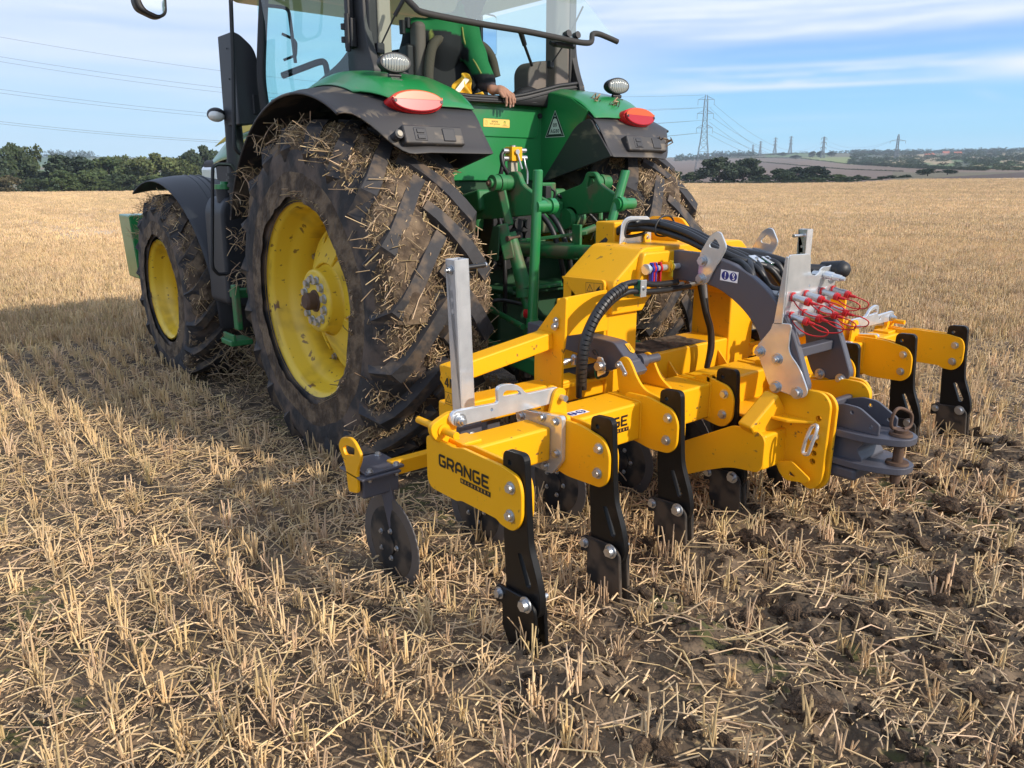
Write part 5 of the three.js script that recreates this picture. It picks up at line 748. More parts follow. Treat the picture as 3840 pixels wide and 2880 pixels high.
    mesh('hinge_gusset', [plateZ([[s * .925, 1.205], [s * .60, 1.218], [s * .60, 1.02], [s * .925, 1.03]], 1.80, .014, { r: .006 }), bx(s < 0 ? -.925 : .6, s < 0 ? -.6 : .925, .78, .80, 1.68, 1.82, .004)], Y, C);
    const k = group('pin_keeper', C); mesh('keeper_plate', plateX([[1.795, 1.075, .03], [1.83, 1.075, .03], [1.828, 1.12, .018], [1.812, 1.122, .018]], X(.944, .936), .008, { r: .02 }), M.zinc, k); bolt(k, [s * .945, 1.112, 1.819], [s, 0, 0], .010); bolt(k, [s * .945, 1.082, 1.812], [s, 0, 0], .013);
    bolt(C, [s * .937, .785, 1.72], [s, 0, 0], .020, true);
    // depth arm: dark grey cranked arm down to a bracket on the toolbar
    const am = group('depth_arm', C); mesh('arm_bar', plateX([[1.36, 1.012], [1.90, 1.006, .01], [1.968, 1.003, .02], [2.105, .888, .008], [2.085, .862, .008], [1.99, .885], [1.90, .848, .02], [1.885, .900], [1.36, .935]], X(.72, .635), .085, { r: .01, bev: .006, bs: 2 }), M.grey, am);
    mesh('arm_pin', [cyl([s * .735, .915, 2.045], [s * .50, .915, 2.045], .020, .020, 20), cyl([s * .635, .915, 2.045], [s * .60, .915, 2.045], .034, .034, 20)], M.grey, am);
    const kb = group('pin_keeper', C); mesh('keeper_plate', plateX([[2.02, .93, .02], [2.045, .938, .02], [2.09, .885, .012], [2.075, .872, .012]], X(.760, .752), .007, { r: .02 }), M.zinc, kb); bolt(kb, [s * .761, .916, 2.036], [s, 0, 0], .011); bolt(kb, [s * .761, .884, 2.079], [s, 0, 0], .009);
    mesh('arm_lug', plateX([[1.957, .78], [1.955, .91, .02], [1.985, .935, .03], [2.015, .925, .03], [2.08, .82, .06], [2.15, .782]], X(.515, .50), .015, { r: .02 }), Y, C);
    // hydraulic ram below the arm
    const cy = group('depth_ram', C); mesh('ram_barrel', [cyl([s * .70, .77, 1.62], [s * .70, .855, 1.87], .037, .037, 24), cyl([s * .70, .85, 1.855], [s * .70, .862, 1.885], .042, .042, 24)], M.trim, cy); mesh('ram_rod', cyl([s * .70, .86, 1.88], [s * .70, .88, 1.94], .018, .018, 16), M.zinc, cy);
    mesh('ram_fitting', [cyl([s * .76, .865, 1.75], [s * .76, .90, 1.75], .013, .013, 10), cyl([s * .80, .888, 1.74], [s * .74, .885, 1.75], .012, .012, 8), new THREE.SphereGeometry(.016, 12, 10).translate(s * .76, .90, 1.75), cyl([s * .85, .873, 1.735], [s * .80, .886, 1.74], .015, .015, 6)], M.bolt, cy); mesh('ram_bracket', [plateX([[1.895, .93], [1.93, .93], [1.95, .86], [1.90, .83]], s * .75 - .004, .008, { r: .01 })], M.zinc, cy); bolt(cy, [s * .756, .89, 1.925], [s, 0, 0], .024); mesh('cable_tie', new THREE.TorusGeometry(.043, .004, 6, 24).rotateY(.3).translate(s * .70, .852, 1.862), M.greenClip, cy); mesh('ram_clip', tube([[s * .74, .93, 1.87], [s * .745, .95, 1.86], [s * .745, .955, 1.88], [s * .74, .92, 1.90]], .004, 16, 5), M.hose, cy);
    // headstock column
    mesh('headstock_column', [bx(s < 0 ? -.605 : .39, s < 0 ? -.39 : .605, .62, 1.24, 1.55, 1.815, .012, 3)], s > 0 ? M.yellow : Y, C);
    mesh('column_plate', plateX([[1.50, 1.255, .02], [1.80, 1.262, .02], [1.81, 1.20], [1.81, .76], [1.50, .76], [1.60, 1.05, .03], [1.62, 1.16]], X(.622, .606), .016, { r: .015 }), Y, C);
    mesh('lower_hitch', [plateX([[1.22, .60], [1.58, .78], [1.58, .60], [1.45, .52], [1.25, .52]], X(.47, .45), .02, { r: .04, holes: [[1.29, .575, .018]] }), plateX([[1.22, .60], [1.58, .78], [1.58, .60], [1.45, .52], [1.25, .52]], X(.37, .35), .02, { r: .04, holes: [[1.29, .575, .018]] })], M.yellowDirty, C);
  }
  sticker('arrow_sticker', C, decal(.03, .06, (g, w, h) => { g.fillStyle = '#e8a818'; g.beginPath(); g.moveTo(0, 0); g.lineTo(w, 0); g.lineTo(w, h * .8); g.lineTo(w / 2, h); g.lineTo(0, h * .8); g.fill(); g.strokeStyle = '#111'; g.lineWidth = 46; g.beginPath(); g.moveTo(w * .25, h * .15); g.lineTo(w * .3, h * .65); g.lineTo(w * .75, h * .2); g.stroke(); }), .03, .06, [-.652, .972, 2.008], [0, .76, .65], [1, 0, 0]);
  sticker('lettering', C, decal(.12, .08, (g, w, h) => { g.fillStyle = '#141210'; g.font = 'bold 330px sans-serif'; g.textAlign = 'center'; g.fillText('4M', w / 2, h * .9); }), .088, .058, [-1.531, .92, 1.822], [-1, 0, 0], [0, 0, 1]);
  const warn = (pic) => decal(.10, .05, (g, w, h) => { g.fillStyle = '#e8a512'; g.fillRect(0, 0, w, h); g.strokeStyle = '#1a1608'; g.lineWidth = 8; g.strokeRect(4, 4, w - 8, h - 8); g.beginPath(); g.moveTo(w / 2, 0); g.lineTo(w / 2, h); g.stroke(); g.lineWidth = 14; g.lineJoin = 'round'; g.beginPath(); g.moveTo(w * .25, h * .16); g.lineTo(w * .43, h * .8); g.lineTo(w * .07, h * .8); g.closePath(); g.stroke(); g.fillStyle = '#1a1608'; g.fillRect(w * .24, h * .36, w * .02, h * .24); g.fillRect(w * .24, h * .66, w * .02, h * .07); pic(g, w, h); });
  sticker('warning_sticker', C, warn((g, w, h) => { g.beginPath(); g.moveTo(w * .58, h * .72); g.lineTo(w * .72, h * .42); g.lineTo(w * .86, h * .22); g.lineTo(w * .82, h * .5); g.lineTo(w * .92, h * .55); g.lineTo(w * .74, h * .72); g.fill(); g.fillRect(w * .56, h * .78, w * .34, h * .06); }), .112, .052, [-.6225, 1.218, 1.738], [-1, 0, 0], [0, .05, 1]);
  sticker('warning_sticker', C, warn((g, w, h) => { g.fillRect(w * .56, h * .2, w * .1, h * .6); g.fillRect(w * .76, h * .15, w * .16, h * .55); g.fillRect(w * .58, h * .8, w * .35, h * .08); }), .10, .052, [-1.531, .85, 1.832], [-1, 0, 0], [0, 0, 1]);
  // headstock: cross beam and bent portal top
  mesh('cross_beam', [bx(-.39, .39, .70, .856, 1.56, 1.812, .012, 3)], M.yellow, C);
  mesh('cross_beam_soil', grid((u, v) => { const x = lerp(-.36, .22, u), z = lerp(1.57, 1.80, v); return [x, .8575 + .006 * fbm(x * 30, z * 30, 4, 0, 3) - .004 * (1 - ss(0, .12, Math.min(u, 1 - u, v, 1 - v) + .08 * (fbm(x * 14, z * 14, 3, 0, 5) - .4))), z]; }, 40, 20, true), M.mud, C);
  for (const x of [-.24, -.13, .30]) mesh('stop_rib', plateX([[1.81, .71], [1.90, .71], [1.813, .80]], x, .012, { r: .004 }), Y, C);
  mesh('headstock_top', plateZ([[-.605, 1.10], [-.605, 1.25, .02], [-.40, 1.405, .03], [.40, 1.405, .03], [.605, 1.25, .02], [.605, 1.10], [.39, 1.10], [.36, 1.14], [.27, 1.215, .03], [-.27, 1.215, .03], [-.36, 1.14], [-.39, 1.10]], 1.50, .345, { r: .008, bev: .008, bs: 3 }), Y, C);
  mesh('headstock_boss', [plateZ([[-.46, 1.235, .02], [-.43, 1.385, .02], [-.09, 1.385, .02], [-.07, 1.235, .02]], 1.83, .045, { bev: .01, bs: 2 }), bx(-.24, .20, 1.38, 1.505, 1.36, 1.50, .01), plateX([[1.36, 1.38], [1.38, 1.52, .02], [1.60, 1.52, .03], [1.72, 1.40]], .02, .02), plateX([[1.36, 1.38], [1.38, 1.52, .02], [1.60, 1.52, .03], [1.72, 1.40]], .18, .02)], Y, C);
  mesh('clip_pin', [cyl([-.445, 1.31, 1.905], [-.155, 1.31, 1.905], .015, .015, 18), cyl([-.452, 1.31, 1.905], [-.435, 1.31, 1.905], .026, .026, 18), cyl([-.165, 1.31, 1.905], [-.155, 1.31, 1.905], .026, .026, 18)], M.zinc, C);
  const clip = (x, h, m) => mesh('hose_clip', [cyl([x, 1.31, 1.905], [x + .010, 1.31, 1.905], .021, .021, 18), bx(x, x + .010, 1.31 - h, 1.31 + .03, 1.895, 1.918, .004)], m, C);
  clip(-.415, .085, M.blue); clip(-.402, .085, M.red); clip(-.389, .09, M.blue); clip(-.355, .08, M.red); clip(-.268, .05, M.yellowClip);
  mesh('pin_lug', [plateX([[1.86, 1.285], [1.93, 1.285, .02], [1.93, 1.335, .02], [1.86, 1.335]], -.30, .02)], Y, C);
  // galvanised hoop that carries the hoses over the headstock
  const hp = group('hose_hoop', C); const hoop = [[-.315, 1.37], [-.30, 1.512, .03], [-.255, 1.54, .03], [-.10, 1.536, .03], [-.075, 1.51, .03], [-.068, 1.40], [-.10, 1.39]];
  mesh('hoop_plate', plateZ(hoop, 1.60, .008, { r: .01, holes: [[[-.275, 1.45], [-.268, 1.49], [-.24, 1.515], [-.12, 1.513], [-.10, 1.49], [-.105, 1.465], [-.13, 1.445], [-.25, 1.435]]], hr: .03 }), M.galv, hp);
  mesh('hoop_edging', tube([[-.275, 1.45], [-.268, 1.49], [-.24, 1.513], [-.12, 1.511], [-.10, 1.49], [-.105, 1.465], [-.13, 1.447], [-.25, 1.437]].map(([x, y]) => [x, y, 1.604]), .009, 60, 8, true), M.hose, hp);
  mesh('hoop_lug', [plateZ([[-.31, 1.36], [-.31, 1.405, .02], [-.285, 1.415, .02], [-.265, 1.40], [-.26, 1.37]], 1.61, .012, { r: .015 }), plateZ([[-.14, 1.39], [-.14, 1.44, .02], [-.115, 1.45, .02], [-.09, 1.43], [-.09, 1.39]], 1.61, .012, { r: .015 })], Y, hp); bolt(hp, [-.29, 1.392, 1.622], [0, 0, 1], .008); bolt(hp, [-.115, 1.428, 1.622], [0, 0, 1], .008);
  // curved grey arms to the rear, lift plates and coupling bracket
  const arm = [[1.86, 1.385], [2.05, 1.382], [2.15, 1.362], [2.22, 1.344], [2.315, 1.306, .05], [2.425, 1.233, .05], [2.50, 1.152, .05], [2.55, 1.075, .05], [2.588, .99], [2.652, .835, .03], [2.618, .785, .04], [2.565, .79, .03], [2.52, .806, .03], [2.478, .792, .03], [2.45, .825, .02], [2.415, .90], [2.405, .98], [2.375, 1.056, .06], [2.31, 1.128, .06], [2.226, 1.186, .06], [2.14, 1.227, .05], [2.06, 1.24], [1.86, 1.24]];
  for (const s of [-1, 1]) mesh('curved_arm', plateX(arm, s < 0 ? -.207 : .165, .04, { r: .02, bev: .004 }), M.grey, C);
  mesh('arm_spreader', [bx(-.167, .165, .945, .99, 2.50, 2.55, .006), bx(-.167, .165, 1.28, 1.34, 1.95, 2.02, .006)], M.grey, C);
  const lift = [[2.125, 1.49, .02], [2.15, 1.486, .02], [2.186, 1.424, .02], [2.176, 1.395, .03], [2.113, 1.288], [2.094, 1.245, .03], [2.06, 1.230, .03], [2.032, 1.248, .03], [2.037, 1.382], [2.09, 1.47, .04]];
  for (const s of [-1, 1]) { const L = group('lift_plate', C); mesh('plate', plateX(lift, s < 0 ? -.219 : .207, .010, { r: .02, holes: [[[2.122, 1.462], [2.152, 1.425], [2.145, 1.405], [2.09, 1.412], [2.085, 1.428]]], hr: .012 }), M.zinc, L); bolt(L, [s * .221, 1.348, 2.057], [s, 0, 0], .019); bolt(L, [s * .221, 1.262, 2.054], [s, 0, 0], .019); }
  const low = [[2.455, 1.107], [2.551, 1.112], [2.545, 1.07], [2.546, .985, .05], [2.602, .932, .06], [2.64, .862, .05], [2.658, .823, .04], [2.636, .790, .04], [2.577, .794, .03], [2.517, .802, .03], [2.484, .797, .03], [2.459, .825, .03], [2.405, .93, .03], [2.384, .975, .02], [2.39, .995, .02], [2.45, 1.076, .04]];
  const br = group('coupling_bracket', C);
  mesh('bracket_foot', plateX(low, -.217, .009, { r: .02 }), M.zinc, br);
  for (const [z, y, k] of [[2.5, .817, 0], [2.605, .812, 0], [2.405, .965, 1], [2.495, .945, 1]]) bolt(br, [-.218, y, z], [-1, 0, 0], k ? .019 : .020, !!k);
  for (const [z, y] of [[2.5, .817], [2.605, .812]]) bolt(C, [.164, y, z], [-1, 0, 0], .019, true);
  mesh('bracket_face', plateZ([[-.205, 1.408, .01], [-.05, 1.404, .01], [-.03, 1.39, .01], [-.02, 1.31, .04], [.04, 1.298, .05], [.074, 1.338, .03], [.145, 1.334, .04], [.19, 1.352, .03], [.212, 1.345, .02], [.212, 1.255], [.183, 1.205, .02], [.183, 1.115, .02], [-.09, 1.10], [-.205, 1.105, .01]], 2.496, .008, { r: .012, holes: [[-.13, 1.30, .004], [-.02, 1.26, .008], [-.13, 1.18, .004]] }), M.zinc, br);
  mesh('bracket_fold', plateX([[2.46, 1.10], [2.503, 1.103], [2.503, 1.40], [2.49, 1.40]], -.217, .009, { r: .004 }), M.zinc, br);
  // eight couplings with red caps on red loops
  let ci = 0; for (const y of [1.222, 1.136]) for (const x of [-.16, -.052, .085, .182]) {
    const c = group('coupling', C); const dy = -.012;
    mesh('coupler_body', [cyl([x, y, 2.40], [x, y, 2.50], .013, .013, 6), cyl([x, y, 2.50], [x, y + dy * .2, 2.525], .018, .018, 6), cyl([x, y, 2.52], [x, y + dy * .7, 2.56], .0145, .0145, 18), cyl([x, y + dy * .7, 2.553], [x, y + dy, 2.582], .0175, .0175, 18)], M.bolt, c);
    mesh('dust_cap', [cyl([x, y + dy, 2.575], [x, y + dy * 1.4, 2.593], .019, .017, 20), cyl([x, y + dy * 1.4, 2.597], [x + .003, y - .021, 2.622], .008, .006, 10), cyl([x, y, 2.508], [x, y, 2.516], .021, .021, 18)], M.red, c);
    const k = rr(-.02, .02); mesh('cap_loop', tube([[x + .003, y - .02, 2.62], [x + .010, y - .028 + k * .3, 2.66], [x + .025 + k, y - .046, 2.682], [x + .03 + k, y - .070, 2.665], [x + .014, y - .074, 2.60], [x - .004, y - .048, 2.55], [x - .003, y - .016, 2.515]], 0.0030, 50, 6), M.red, c);
  }
  { const c = group('coupling', C); mesh('coupler_body', [cyl([.10, 1.298, 2.45], [.10, 1.298, 2.52], .018, .018, 6), cyl([.10, 1.298, 2.51], [.10, 1.294, 2.55], .020, .020, 6), cyl([.10, 1.294, 2.55], [.10, 1.290, 2.585], .016, .015, 16), cyl([.10, 1.290, 2.585], [.10, 1.288, 2.605], .012, .009, 14)], M.zinc, c); mesh('rubber_cap', [new THREE.SphereGeometry(.045, 20, 14).scale(1, .9, .8).translate(.19, 1.318, 2.54), cyl([.19, 1.318, 2.44], [.19, 1.318, 2.54], .03, .044, 18), cyl([.09, 1.315, 2.40], [.16, 1.31, 2.47], .028, .028, 14)], M.trim, c); }
  // hoses: bundle over the headstock, dipping in front, spreading to the couplings
  for (let i = 0; i < 6; i++) {
    const o = (i % 3) * .036 - .03, v = i < 3 ? 0 : .032, x0 = -.17 + o, ex = [-.16, -.052, .085, .182, -.16, -.052][i], ey = i < 4 ? 1.222 : 1.136;
    mesh('hose', tube([[x0 - .06, .92, 1.24 - v], [x0 - .07, 1.10, 1.26 - v], [x0 - .05, 1.32, 1.37 - v * .6], [x0 - .01, 1.455 + v * .3, 1.50], [x0, 1.475 + v * .6, 1.605], [x0, 1.478 + v, 1.73], [x0 + .01, 1.44 + v, 1.92], [x0 + .03, 1.39 + v * .8, 2.06], [x0 + .06 + i * .005, 1.352 + v * .2, 2.20], [lerp(x0, ex, .55), 1.315, 2.29], [lerp(x0, ex, .8), lerp(1.30, ey, .75), 2.335], [ex, ey + .004, 2.385], [ex, ey, 2.42]], .0165, 140, 9), M.hose, C);
    mesh('hose_ferrule', cyl([ex, ey, 2.375], [ex, ey, 2.44], .0185, .0185, 14), M.steel, C);
  }
  for (const [ex, k] of [[.085, 0], [.182, 1]]) { mesh('hose', tube([[.0 + k * .05, 1.36, 2.2], [.04 + k * .06, 1.33, 2.30], [.06 + k * .05, 1.22, 2.34], [ex, 1.136, 2.385], [ex, 1.136, 2.42]], .0165, 60, 9), M.hose, C); }
  mesh('hose', tube([[.0, 1.38, 2.1], [.08, 1.352, 2.25], [.10, 1.32, 2.36], [.10, 1.315, 2.42]], .022, 40, 9), M.hose, C);
  for (const z of [1.77]) mesh('cable_tie', [bx(-.245, -.09, 1.455, 1.545, z, z + .012, .006)].map(() => tube([[-.225, 1.455, z], [-.23, 1.50, z], [-.19, 1.54, z], [-.12, 1.54, z], [-.085, 1.50, z], [-.09, 1.46, z], [-.15, 1.445, z]], .005, 40, 6, true)), M.hose, C);
  for (const [x, y, z] of [[-.125, 1.348, 2.20], [-.05, 1.352, 2.235], [.02, 1.345, 2.26]]) { const k = group('hose_clamp', C, [x, y, z]); k.rotation.x = .45; mesh('clamp_body', bx(-.026, .026, -.03, .006, -.03, .03, .004), M.greenClip, k); mesh('clamp_plate', bx(-.027, .027, .006, .012, -.031, .031, .002), M.zinc, k); bolt(k, [0, .012, 0], [0, 1, 0], .007); }
  // spiral wrapped hose pair down to the left ram, and the pair on the right
  const sp = [[-.24, 1.235, 1.93], [-.42, 1.24, 1.94], [-.56, 1.262, 1.945], [-.66, 1.255, 1.95], [-.76, 1.215, 1.955], [-.845, 1.14, 1.955], [-.90, 1.04, 1.95], [-.915, .93, 1.945], [-.90, .83, 1.93], [-.87, .76, 1.90]];
  mesh('hose', tube(sp, .0145, 120, 9), M.hose, C); mesh('hose', tube([[-.13, 1.205, 1.92], [-.34, 1.205, 1.94], [-.52, 1.215, 1.955], [-.62, 1.225, 1.955], [-.72, 1.195, 1.955], [-.82, 1.12, 1.955], [-.872, 1.03, 1.955], [-.888, .93, 1.95], [-.87, .80, 1.93]], .0145, 120, 9), M.hose, C);
  const cv = new THREE.CatmullRomCurve3(sp.slice(3, 9).map((p) => V(...p))), wr = []; for (let i = 0; i < 26; i++) { const t0 = i / 26, t1 = (i + .82) / 26, a = cv.getPointAt(t0), b = cv.getPointAt(t1); wr.push(cyl([a.x + .012, a.y - .006, a.z + .002], [b.x + .012, b.y - .006, b.z + .002], .025, .0257, 14)); } mesh('spiral_wrap', wr, M.hose, C);
  { const k = group('hose_clamp', C, [-.545, 1.238, 1.955]); mesh('clamp_body', bx(-.018, .018, -.04, .035, -.022, .02, .004), M.greenClip, k); mesh('clamp_plate', bx(-.02, .02, -.042, .037, .02, .026, .002), M.zinc, k); bolt(k, [0, 0, .026], [0, 0, 1], .008); }
  mesh('hose', tube([[.02, 1.20, 1.90], [.045, 1.06, 1.905], [.10, .96, 1.90], [.135, .85, 1.89], [.12, .74, 1.88]], .0145, 60, 9), M.hose, C); mesh('hose', tube([[-.02, 1.205, 1.90], [.02, 1.06, 1.915], [.08, .95, 1.91], [.105, .85, 1.90], [.10, .74, 1.89]], .0145, 60, 9), M.hose, C); mesh('hose_elbow', [cyl([-.03, 1.215, 1.90], [.02, 1.215, 1.90], .016, .016, 12), cyl([.01, 1.215, 1.90], [.02, 1.13, 1.905], .015, .017, 12), cyl([-.12, 1.212, 1.90], [-.03, 1.214, 1.90], .017, .017, 8)], M.steel, C);
  // rear tow frame
  const tow = group('tow_frame', C);
  for (const s of [-1, 1]) {
    const tp = [[2.46, .60], [2.44, .79], [2.52, .80], [2.63, .828], [2.715, .828, .05], [2.752, .785, .05], [2.748, .42, .05], [2.70, .368, .05], [2.64, .394, .03], [2.50, .50]], hl = [[2.703, .71, .016], [2.70, .668, .016], [2.70, .628, .016], [2.699, .588, .016], [2.698, .547, .016], [2.696, .508, .016]];
    mesh('tow_plate', plateX(tp, s < 0 ? -.188 : .170, .018, { r: .02, holes: hl }), Y, tow); mesh('tow_plate', plateX(tp.map(([z, y, r]) => [z + .012, y - .006, r]), s < 0 ? -.155 : .140, .018, { r: .02, holes: hl.map(([z, y, r]) => [z, y, r]) }), Y, tow);
    mesh('tow_gusset', [beam([s * .345, .60, 2.47], [s * .19, .735, 2.50], .17, .08, .012, [0, 0, 1]), plateY([[s * .185, 2.50], [s * .185, 2.69], [s * .20, 2.69], [s * .275, 2.60], [s * .275, 2.52]], .684, .012, { r: .008 })], Y, tow);
    mesh('tow_eye', plateX([[2.54, .475], [2.62, .50], [2.72, .44, .03], [2.70, .415, .02], [2.655, .41, .03], [2.60, .40, .03], [2.565, .43]], s < 0 ? -.235 : .225, .010, { r: .012, holes: [[[2.615, .455], [2.65, .44], [2.645, .425], [2.61, .428]]], hr: .006 }), Y, tow);
  }
  mesh('tow_side', plateX([[2.02, .45], [2.10, .478], [2.40, .642, .03], [2.54, .64, .03], [2.564, .61, .02], [2.563, .488, .02], [2.54, .452, .02], [2.40, .44, .05], [2.27, .384], [2.15, .324, .03], [2.02, .35]], -.372, .014, { r: .02 }), Y, tow); mesh('tow_side', plateX([[2.02, .45], [2.10, .478], [2.40, .642, .03], [2.54, .64, .03], [2.564, .61, .02], [2.563, .488, .02], [2.54, .452, .02], [2.40, .44, .05], [2.27, .384], [2.15, .324, .03], [2.02, .35]], .358, .014, { r: .02 }), Y, tow);
  mesh('tow_box', [bx(-.358, .358, .46, .628, 2.40, 2.556, .014, 3), bx(-.33, .33, .36, .44, 2.06, 2.18, .01), plateY([[-.20, 2.16], [.20, 2.16], [.20, 2.42], [-.20, 2.42]], .63, .012)], Y, tow);
  mesh('tow_handle', [tube([[-.225, .69, 2.716], [-.235, .675, 2.726], [-.245, .62, 2.718], [-.245, .565, 2.704], [-.24, .552, 2.688], [-.235, .562, 2.672], [-.23, .625, 2.680], [-.222, .675, 2.694]], .0085, 70, 8, true), cyl([-.18, .627, 2.701], [-.225, .627, 2.701], .0145, .0145, 14)], M.galv, tow);
  // dark grey tow hitch: two tongues, side cheeks, pin with handle
  const th = group('tow_hitch', C), tongue = (y, t, k) => plateY([[-.135, 2.70], [.135, 2.70], [.135, 2.88, .05], [.10, 2.97, .05], [.05, 3.04 + k, .05], [-.05, 3.04 + k, .05], [-.10, 2.97, .05], [-.135, 2.88, .05]], y, t, { r: .03, holes: [[0, 2.98, .03]] });
  mesh('hitch_tongue', tongue(.635, .03, 0), M.grey, th); mesh('hitch_tongue', tongue(.508, .028, 0), M.grey, th);
  for (const x of [-.088, .075]) mesh('hitch_cheek', plateX([[2.66, .665], [2.66, .74], [2.76, .772, .01], [2.83, .77, .02], [2.925, .712, .01], [2.925, .665]], x, .014, { r: .008, holes: [[2.80, .742, .0115], [2.89, .698, .0115]] }), M.grey, th);
  mesh('hitch_block', [plateX([[2.66, .50], [2.66, .64], [2.86, .64], [2.875, .62, .03], [2.845, .585, .05], [2.875, .545, .03], [2.87, .53]], -.10, .20, { r: .01 }), bx(-.12, .12, .44, .50, 2.66, 2.86, .02), bx(-.135, .135, .50, .76, 2.66, 2.69, .01)], M.grey, th);
  mesh('hitch_pin', [cyl([0, .45, 2.98], [0, .69, 2.98], .021, .021, 20), cyl([0, .667, 2.98], [0, .678, 2.98], .048, .045, 28), cyl([0, .678, 2.98], [0, .692, 2.98], .028, .030, 24), cyl([0, .537, 2.98], [0, .547, 2.98], .048, .045, 28)], M.rust, th);
  mesh('pin_handle', tube([[.0, .69, 2.955], [-.035, .70, 2.955], [-.05, .73, 2.955], [-.04, .775, 2.96], [.0, .782, 2.965], [.055, .755, 2.985], [.065, .72, 2.99], [.05, .695, 2.99], [.01, .69, 2.985]], .0075, 60, 8), M.rust, th);
  // cutting discs in front of the legs
  legX.forEach((x, i) => {
    const D = group('disc_coulter', C, [x - .02, .235, 1.70 + (i === 0 || i === 7 ? 0 : -.05)]); D.rotation.y = .03;
    const teeth = new THREE.Shape(); for (let k = 0; k <= 90; k++) { const a = k / 90 * 6.2832, r = .207 + (k % 2 ? .003 : 0); k ? teeth.lineTo(r * Math.cos(a), r * Math.sin(a)) : teeth.moveTo(r, 0); }
    mesh('disc_blade', plateX(teeth, -.003, .006, { bev: .002 }), M.disc, D); mesh('disc_mud', lathe([[.0, .012], [.12, .010], [.155, .0055], [.16, .002]], 40).rotateZ(Math.PI / 2), M.soiled, D);
    mesh('disc_hub', [cyl([-.02, 0, 0], [.05, 0, 0], .05, .05, 20)], M.soiled, D); for (let k = 0; k < 5; k++) bolt(D, [-.013, .065 * Math.sin(k * 1.257), .065 * Math.cos(k * 1.257)], [-1, 0, 0], .009);
    if (i > 0 && i < 7) mesh('disc_arm', [beam([.05, 0, 0], [.06, .36, -.02], .05, .04, .008), bx(.02, .10, .30, .50, -.05, .05, .01)], M.grey, D);
  });
  // carrier of the outermost discs: grey box on a yellow arm with a lifting eye
  for (const s of [-1, 1]) {
    const K = group('disc_carrier', C); const X = (a, b) => s < 0 ? [-b, -a] : [a, b];
    mesh('carrier_arm', bx(...X(1.45, 1.76), .536, .598, 1.67, 1.72, .006), Y, K);
    mesh('carrier_box', [bx(...X(1.72, 1.90), .578, .59, 1.555, 1.75, .004), bx(...X(1.745, 1.925), .566, .577, 1.57, 1.765, .003), bx(...X(1.73, 1.90), .47, .57, 1.58, 1.72, .01), beam([s * 1.79, .56, 1.69], [s * 1.755, .26, 1.73], .02, .05, .004)], M.grey, K);
    for (const [a, z] of [[1.75, 1.735], [1.875, 1.735], [1.75, 1.585], [1.875, 1.585]]) { bolt(K, [s * a, .59, z], [0, 1, 0], .012); bolt(K, [s * a, .565, z], [0, -1, 0], .012, true); }
    const e = plateX([[1.57, .67, .04], [1.60, .712, .04], [1.70, .738, .05], [1.762, .68, .05], [1.755, .65, .03], [1.722, .60], [1.722, .505, .02], [1.64, .487, .02], [1.625, .60, .03]], s < 0 ? -1.925 : 1.91, .014, { r: .02, bev: .003, holes: [[[1.608, .674], [1.645, .695], [1.72, .70], [1.712, .660], [1.625, .642]]], hr: .015 });
    mesh('lifting_eye', e, Y, K);
  }
}
// ---------------------------------------------------------------- stubble, loose straw, chaff, clods
seed = 2024;
const inView = (x, z, m = 2) => { const dx = x - CAM.x, dz = z - CAM.z, b = Math.atan2(dx, -dz) / RAD; return b > 3 - m && b < 76 + m; };
const underWheel = (x, z) => Math.abs(Math.abs(x) - .98) < .36 && z > -3.3 && z < 1.0;
function stalkGeo(n, spread, hMin, hMax, r) {                      // a plant's cut stalks
  const parts = []; for (let i = 0; i < n; i++) {
    const a = rnd() * 6.28, d = Math.sqrt(rnd()) * spread, h = rr(hMin, hMax), lean = Math.pow(rnd(), 1.6) * .75, la = rnd() * 6.28, x = d * Math.cos(a), z = d * Math.sin(a);
    const g = new THREE.CylinderGeometry(r * rr(.8, 1), r * rr(.9, 1.25), h, 5, 3, true), p = g.attributes.position, bend = rr(-.25, .5) * lean;
    for (let k = 0; k < p.count; k++) { const t = p.getY(k) / h + .5, dx = lean * t * h * (.7 + bend * t), node = Math.abs(t - .62) < .2 ? 1.12 : 1; p.setXYZ(k, x + p.getX(k) * node + Math.cos(la) * dx, t * h * Math.sqrt(Math.max(.1, 1 - lean * lean * .6)) - .01, z + p.getZ(k) * node + Math.sin(la) * dx); }
    g.computeVertexNormals(); parts.push(clean(g));
  } return mergeGeometries(parts);
}
function scatter(name, geos, mat, list, parent) {
  geos.forEach((g, v) => { const it = list.filter((_, i) => i % geos.length === v); if (!it.length) return; const im = new THREE.InstancedMesh(g, mat, it.length), m = new THREE.Matrix4();
    it.forEach((o, i) => { m.compose(o.p, o.q, o.s); im.setMatrixAt(i, m); im.setColorAt(i, o.c); }); im.name = numbered(name); im.castShadow = im.receiveShadow = true; im.userData.kind = 'stuff'; parent.add(im); });
}
const qy = (a) => new THREE.Quaternion().setFromAxisAngle(V(0, 1, 0), a), strawCol = () => { const t = rr(.62, 1.22); return lin(t, t * rr(.93, 1.02), t * rr(.80, 1.0)); };
